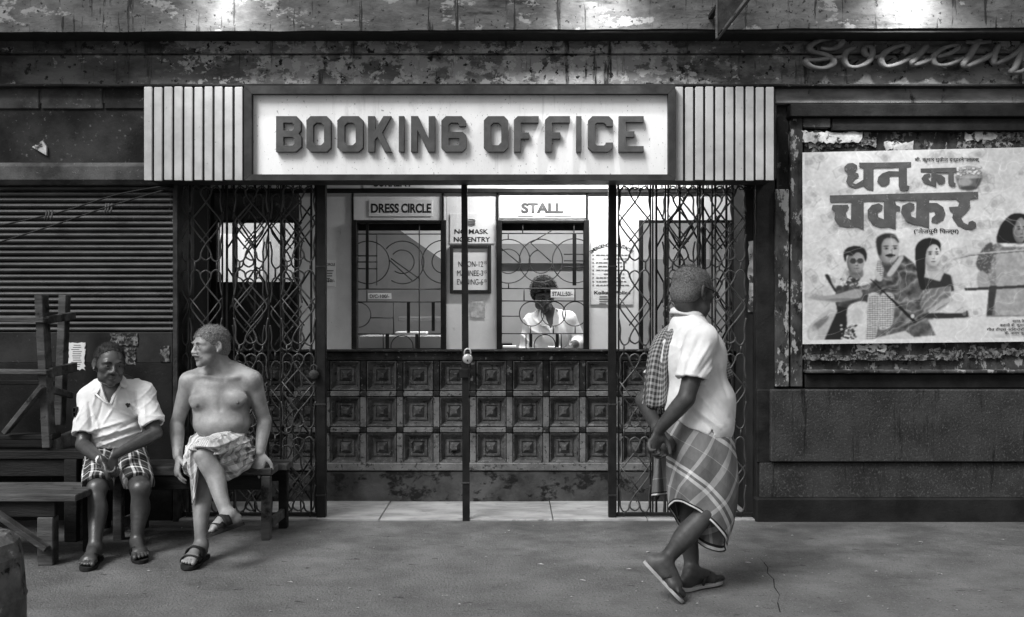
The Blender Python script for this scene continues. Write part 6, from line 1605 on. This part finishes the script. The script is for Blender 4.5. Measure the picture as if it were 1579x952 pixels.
    WR = cloth('checked_wrap', [(0, .62), (.28, .78), (.36, .20), (.50, .12), (.66, .45), (.74, .8), (.80, .5)], [(0, .66), (.25, .80), (.33, .25), (.55, .16), (.68, .52), (.76, .82), (.84, .6)], .06, .06)
    part('cloth_wrap', me, WR, root)
    # the corner of the wrap hanging past the knee
    top = [(285, 702), (290, 694), (300, 688), (312, 690)]; bots = [(297, 742), (298, 780), (301, 768), (305, 722)]
    yy = [5.62, 5.545, 5.535, 5.55]
    def fl(u, v):
        i = min(2, int(u * 3)); t = u * 3 - i; a = [top[i][k] * (1 - t) + top[i + 1][k] * t for k in (0, 1)]; c = [bots[i][k] * (1 - t) + bots[i + 1][k] * t for k in (0, 1)]; y = yy[i] * (1 - t) + yy[i + 1] * t
        return P(a[0] * (1 - v) + c[0] * v + 1.6 * math.sin(v * 9 + u * 5), a[1] * (1 - v) + c[1] * v, y + .010 * math.sin(u * 11 + v * 3) + .02 * v)
    sheet_part('wrap_corner', fl, 14, 24, WR, root, lambda u, v: (u * .12 + 3, v * .3), thick=.006)
    sandal(root, h1, t1, (1, 0, 0), RUBBER, kind='band', w=.052); sandal(root, h2, t2, (-.2, -1, 0), RUBBER, up2, kind='band', w=.052)
man_bare()
# ================================================================ WALKING MAN
def man_walk():
    root = person('man in a pale polo shirt and plaid cloth wrap walking right with hands behind back', (X(1070, 4.9), 4.9 - DIST, 0))
    lo, hi = (.52, -2.05, -.02), (1.22, -1.32, 1.68)
    S = Sculpt(lo, hi, .005)
    F = nrm((.90, .44, 0)); LT = nrm((.44, -.90, 0))            # walking direction; LT points to the near (right) side
    hd = Head(P(1069, 450, 4.93), .255, 124, 10, 0)
    che, bel, pel = P(1071, 555, 4.93), P(1079, 618, 4.93), P(1078, 680, 4.92)
    ax = (LT, F, (0, 0, 1))
    S.ell(pel, (.15, .13, .13), .05, ax); S.ell(bel, (.15, .15, .14), .06, ax); S.ell(che, (.16, .125, .17), .06, ax)
    shN, shF = P(1083, 524, 4.76), P(1058, 521, 5.10)
    S.chain([shN, P(1066, 508, 4.93), shF], [.058, .066, .058], .05)
    S.chain([P(1060, 515, 4.95), P(1063, 490, 4.95), hd.p(0, -.035, -.06)], [.075, .060, .060], .03)
    hd.sculpt(S, 1.0, .006)
    elN, wrN = P(1058, 615, 4.70), P(1016, 663, 4.74)
    elF, wrF = P(992, 618, 5.10), P(1016, 664, 4.86)
    S.chain([shN, lerp(shN, elN, .4), lerp(shN, elN, .8), elN], [.056, .052, .045, .041], .03); S.chain([elN, lerp(elN, wrN, .25), lerp(elN, wrN, .65), wrN], [.041, .043, .035, .028], .015)
    S.chain([shF, lerp(shF, elF, .5), elF], [.055, .046, .040], .03); S.chain([elF, lerp(elF, wrF, .3), wrF], [.040, .040, .028], .015)
    hand(S, wrN, (-.10, -.02, -.26), (.5, -.55, .25), (42, 48, 30), 3, 1.02, 1, .45)
    hand(S, wrF, (.10, -.10, -.16), (-.2, .9, .3), (35, 60, 45), 2, .98, 1, .2)
    hpN, hpF = P(1080, 690, 4.865), P(1084, 690, 4.99)
    knN, anN = P(1091, 788, 4.83), P(1024, 866, 4.80)
    knF, anF = P(1064, 792, 5.02), P(1066, 879, 5.02)
    S.chain([hpN, lerp(hpN, knN, .5), knN], [.085, .074, .056], .03); S.chain([hpF, lerp(hpF, knF, .5), knF], [.09, .08, .056], .03)
    back = V3((-.7, -.2, -.5)) * .022
    S.chain([knN, lerp(knN, anN, .2), lerp(knN, anN, .42) + back, lerp(knN, anN, .75), anN], [.055, .051, .056, .042, .036], .015)
    S.chain([knF, lerp(knF, anF, .2), lerp(knF, anF, .40) - F * .02, lerp(knF, anF, .75), anF], [.055, .050, .054, .041, .036], .015)
    hN, tN = P(998, 867, 4.80), P(1052, 924, 4.74)
    hF, tF = P(1052, 913, 4.945), P(1108, 902, 5.08); hF.z, tF.z = .022, .028
    upN = nrm((.72, 0, .70))
    foot(S, anN, hN, tN, (.2, 1, 0), 1.0, upN); foot(S, anF, hF, tF, (.3, -1, 0))
    me, co = S.mesh('body', wloc(root)); set_tone(me, co, hd.tones() + [(hN, .035, 2.2), (P(1005, 690, 4.7), .03, 1.5)]); part('body', me, SKIN_W, root)
    hd.eyes(root); hd.hair(root, HAIR_S, .07, 1.35, -.024, .003, bald=((0, -.03, .125), (.045, .06, .028)), rough=.0003, kv=420, length=.009, thin=.9)
    gl = MB()
    for t in (-1, 1):
        gl.tube([hd.p(t * .083, -.012, .018), hd.p(t * .078, .05, .012), hd.p(t * .062, .098, .008)], .0026, 6)
        gl.tube([hd.p(t * .035 + .024 * math.cos(a), .105 - .18 * abs(t * .035 + .024 * math.cos(a)) ** 1.4, .002 + .018 * math.sin(a)) for a in np.linspace(0, 6.28, 15)[:-1]], .0022, 5, closed=True)
    gl.tube([hd.p(-.012, .108, .008), hd.p(.012, .108, .008)], .0022, 5); part('glasses', gl, M['iron'], root)
    # shirt
    T = Sculpt(lo, hi, .005)
    T.ell(P(1079, 655, 4.92), (.185, .165, .13), .05, ax); T.ell(bel, (.180, .178, .16), .06, ax); T.ell(che, (.180, .152, .19), .06, ax); T.ell(P(1046, 545, 4.95), (.13, .06, .13), .05, ax)
    T.chain([P(1083, 524, 4.775), P(1064, 507, 4.94), P(1058, 521, 5.085)], [.072, .080, .070], .04)
    T.chain([P(1062, 503, 4.95), P(1063, 489, 4.955)], [.092, .074], .03)
    for sh, el in ((shN, elN), (shF, elF)):
        A_ = T.copy(); A_.f[:] = .2; d = nrm(V3(el) - V3(sh)); cz = .66
        A_.chain([sh, lerp(sh, el, .35), lerp(sh, el, .9)], [.074, .076, .080], 0); A_.cut(lerp(sh, el, cz), nrm(d + V3((.12, 0, 0))))
        I_ = T.copy(); I_.f[:] = .2; I_.chain([lerp(sh, el, cz - .13), lerp(sh, el, 1.0)], [.056, .070], 0); A_.f = np.maximum(A_.f, -I_.f)
        hh = np.clip(.5 + .5 * (T.f - A_.f) / .025, 0, 1); T.f = T.f + (A_.f - T.f) * hh - .025 * hh * (1 - hh)
    hb, hf = P(1010, 626, 4.93), P(1120, 686, 4.93)
    hm = P(1062, 640, 4.80)
    def hem(X_, Y_, Z_):
        t = (X_ - hb.x) / (hf.x - hb.x); zl = hb.z + (hf.z - hb.z) * t - .012 * np.exp(-((t - .38) / .1) ** 2) + .03 * np.exp(-((t - .70) / .035) ** 2) * (Y_ < pel.y)
        return (zl - Z_) * .9
    T.cutf(hem)
    I_ = T.copy(); I_.f[:] = .2; I_.ell(P(1077, 690, 4.92), (.155, .145, .10), 0, ax); T.f = np.maximum(T.f, -I_.f)
    T.ell(P(1066, 478, 4.95), (.066, .072, .045), .006, ax, 's'); T.cutf(lambda X_, Y_, Z_: Z_ - (hd.c[2] - .115) - .10 * (X_ - hd.c[0]) * -1 + 0 * Y_)
    g = lambda px, py: (X(px, 4.75), Z(py, 4.75)); nr = (lo[1], che.y)
    for (p0, p1, w, am) in (((1090, 530), (1060, 575), .010, .008), ((1098, 545), (1068, 580), .010, -.007), ((1075, 520), (1052, 575), .012, -.010), ((1104, 560), (1085, 578), .010, .007), ((1070, 600), (1118, 655), .010, .008), ((1066, 625), (1110, 660), .010, .010), ((1072, 640), (1108, 672), .009, -.008), ((1090, 600), (1125, 640), .012, .006), ((1050, 520), (1046, 610), .014, .008), ((1036, 530), (1030, 600), .012, -.006),
                            ((1110, 565), (1124, 610), .012, -.008)):
        T.fold(g(*p0), g(*p1), w, am, nr)
    T.ripple(.0025, (34, 30, 20), 5); T.crease(.0045, (20, 6, 14), 3, 5); T.crease(.004, (-12, 8, 26), 9, 5)
    me, co = T.mesh('polo_shirt', wloc(root)); so = part('polo_shirt', me, SHIRT, root)
    b = MB(); b.tube([V3(P(1060, 487, 4.95)) + LT * .085 * math.cos(a) + F * .080 * math.sin(a) + V3((0, 0, .004 - .022 * math.sin(a))) for a in np.linspace(-.4 - math.pi, .4, 22)], .019, 6, flat=.4); part('collar', b, SHIRT, so)
    # plaid wrap: a tube of cloth from the waist, its hem dropping towards the front
    axn = V3(P(1077, 640, 4.92))
    def wrap(u, v):
        a = 2 * math.pi * u; ca, sa = math.cos(a), math.sin(a)                    # 0 = ahead, near side at 1.5 pi
        hemz = Z(815, 4.9) + .14 * (-ca) - .03 * sa                                  # lower ahead, higher behind
        z = axn[2] - .0 + (hemz - axn[2]) * v
        cxp = np.interp(v, [0, .25, .5, .75, 1], [1076, 1078, 1082, 1082, 1076]); rf = np.interp(v, [0, .2, .5, .8, 1], [.15, .17, .185, .17, .135]); rb = np.interp(v, [0, .2, .5, .8, 1], [.15, .165, .165, .16, .13]); rl = np.interp(v, [0, .3, .7, 1], [.165, .178, .172, .145])
        c = V3((X(cxp, 4.92), axn[1], z)); rad = rf if ca > 0 else rb
        fo = 1 + .035 * v * math.sin(a * 5 + 2 * v) + .02 * math.sin(a * 9 + 5 * v)
        p = c + F * ca * rad * fo - LT * sa * rl * fo
        p += F * (.05 * (1 - v) * 0)
        return p
    PL_ = cloth('plaid_wrap', [(0, .11), (.30, .48), (.44, .17), (.62, .17), (.78, .52), (.86, .16)], [(0, .10), (.20, .74), (.27, .13), (.33, .70), (.40, .18), (.72, .18), (.735, .44), (.75, .14)], .20, .34, hem=[(0, 0), (.955, .03), (.972, .75), (.992, .05)])
    def wv(u, v):
        x = u * 1.06; y = v * .60; t = R(27); return x * math.cos(t) + y * math.sin(t) + 5.04, -x * math.sin(t) + y * math.cos(t) + 5.14
    sheet_part('plaid_wrap', wrap, 96, 46, PL_, root, wv, lambda u, v: v, .006, True)
    def tail(u, v):
        t = (1007 + 24 * u) + 3 * math.sin(v * 4 + u * 5), 640 + 126 * v - 4 * u
        return P(t[0], t[1], 5.03 + .03 * math.sin(u * 8 + v * 2) + .03 * u)
    sheet_part('wrap_tail', tail, 16, 30, PL_, root, lambda u, v: (u * .1 + 5.2, v * .42 + 5.02), lambda u, v: v, .005)
    sandal(root, hN, tN, (.2, 1, 0), RUBBER_L, upN, .046, .016); sandal(root, hF, tF, (.3, -1, 0), RUBBER_L, (0, 0, 1), .046, .016)
    # checked towel over the far shoulder, hanging down the back
    TW = cloth('checked_towel', [(0, .05), (.55, .32)], [(0, .05), (.55, .32)], .018, .018)
    def tw(u, v):
        top = [(1052, 492, 4.90), (1036, 499, 4.98), (1018, 512, 5.05)]
        mid = [(1034, 545, 4.86), (1016, 545, 4.95), (998, 550, 5.03)]; bt = [(1031, 610, 4.90), (1008, 632, 4.96), (985, 636, 5.04)]
        rows = [[(1074, 496, 5.04), (1066, 497, 5.09), (1058, 506, 5.14)], top, mid, bt]
        vv = v * 3; j = min(2, int(vv)); t = vv - j
        def at(r): return np.array([np.interp(u, [0, .5, 1], [q[k] for q in r]) for k in range(3)])
        q_ = spline([at(r) for r in rows], 8)[min(24, int(round(v * 24)))]
        fo = .018 * math.sin(u * 14 + v * 3) * min(1, v * 1.5)
        p = P(q_[0] + 3 * math.sin(u * 9 + v * 6) * v, q_[1] + 6 * math.sin(u * 7) * v, q_[2] + fo); return p
    sheet_part('shoulder_towel', tw, 30, 24, TW, root, lambda u, v: (u * .2, v * .55), thick=.006)
    def tw2(u, v): return P(1098 + 14 * u + 18 * v, 525 + 62 * v - 6 * u, 5.10 + .012 * math.sin(u * 9))
    sheet_part('towel_end', tw2, 8, 12, TW, root, lambda u, v: (u * .1, v * .3), thick=.006)
man_walk()

# ================================================================ TICKET CLERK
def clerk():
    root = person('clerk with thick black hair in a white shirt behind the STALL window', (X(840, 7.8), 7.8 - DIST, 0))
    lo, hi = (-.07, .78, -.02), (.66, 1.50, 1.76)
    S = Sculpt(lo, hi, .006)
    hd = Head(P(838, 455, 7.74), .245, 14, 24, 4)
    che, bel, pel = P(846, 512, 7.82), P(848, 555, 7.85), P(848, 610, 7.88)
    shL, shR = P(820, 497, 7.82), P(876, 493, 7.82)
    S.ell(pel, (.15, .12, .13), .05); S.ell(bel, (.14, .11, .16), .05); S.ell(che, (.15, .105, .17), .05)
    S.chain([shL, lerp(shL, shR, .5) + V3((0, 0, .035)), shR], [.054, .06, .054], .04); S.chain([P(847, 492, 7.82), P(843, 475, 7.79), hd.p(0, -.03, -.06)], [.065, .052, .05], .03)
    hd.sculpt(S)
    elL, wrL, elR, wrR = P(811, 545, 7.84), P(822, 556, 7.58), P(893, 528, 7.86), P(880, 534, 7.60)
    for sh, el, wr, th in ((shL, elL, wrL, 1), (shR, elR, wrR, -1)):
        S.chain([sh, lerp(sh, el, .5), el], [.05, .043, .037], .03); S.chain([el, lerp(el, wr, .3), wr], [.037, .038, .027], .015)
        hand(S, wr, (.04 * th, -.14, -.03), (0, 0, -1), (20, 20, 15), 4, .98, -th)
    for t in (-1, 1):
        a = V3(pel) + V3((t * .085, 0, -.03)); S.chain([a, a + V3((0, -.02, -.42)), a + V3((0, 0, -.78))], [.085, .056, .04], .03)
        foot(S, a + V3((0, 0, -.79)), V3((a[0], a[1] + .05, .01)), V3((a[0] + t * .03, a[1] - .20, .01)), (-t, 0, 0))
    me, co = S.mesh('body', wloc(root)); set_tone(me, co, hd.tones()); part('body', me, SKIN_D, root)
    hd.eyes(root); hd.hair(root, HAIR_B, .06, 1.0, -.030, .024, rough=.003, kv=110, length=.018, lift=.4)
    T = Sculpt(lo, hi, .006)
    T.ell(bel, (.165, .135, .22), .05); T.ell(che, (.175, .13, .17), .05); T.chain([shL, lerp(shL, shR, .5) + V3((0, .01, .028)), shR], [.068, .074, .068], .04)
    for sh, el, wr, tt in ((shL, elL, wrL, .9), (shR, elR, wrR, .5)):
        T.chain([sh, lerp(sh, el, .5), el], [.068, .066, .062], .02)
        T.chain([el, lerp(el, wr, .35)], [.062, .055], .01)
    T.ell(V3(P(846, 477, 7.78)), (.062, .08, .06), .008, None, 's')
    c_ = P(849, 508, 7.7); T.cutf(lambda X_, Y_, Z_: -np.maximum(np.maximum(np.abs(X_ - c_.x) - np.clip((Z_ - c_.z), 0, .3) * .42, c_.z - Z_), Y_ - (che.y - .02)))
    T.cut((0, 0, pel.z - .08), (0, 0, -1)); T.ripple(.003, (40, 20, 50), 3); T.crease(.009, (30, 8, 26), 2)
    g = lambda px, py: (X(px, 7.7), Z(py, 7.7))
    for (p0, p1, w, am) in (((815, 505), (822, 535), .012, .010), ((870, 500), (882, 530), .012, -.010), ((832, 500), (838, 535), .010, .008), ((860, 515), (872, 540), .010, .008)): T.fold(g(*p0), g(*p1), w, am)
    me, co = T.mesh('shirt', wloc(root)); so = part('shirt', me, SHIRT_W, root)
    for t, pts in ((-1, [(833, 478), (829, 492), (836, 503), (844, 500), (838, 488)]), (1, [(856, 476), (862, 490), (860, 503), (852, 505), (853, 490)])):
        b = MB(); b.prism([(X(x, 7.68), Z(y, 7.68)) for x, y in pts], 7.66 - DIST, 7.675 - DIST); part('collar', b, SHIRT_W, so)
clerk()
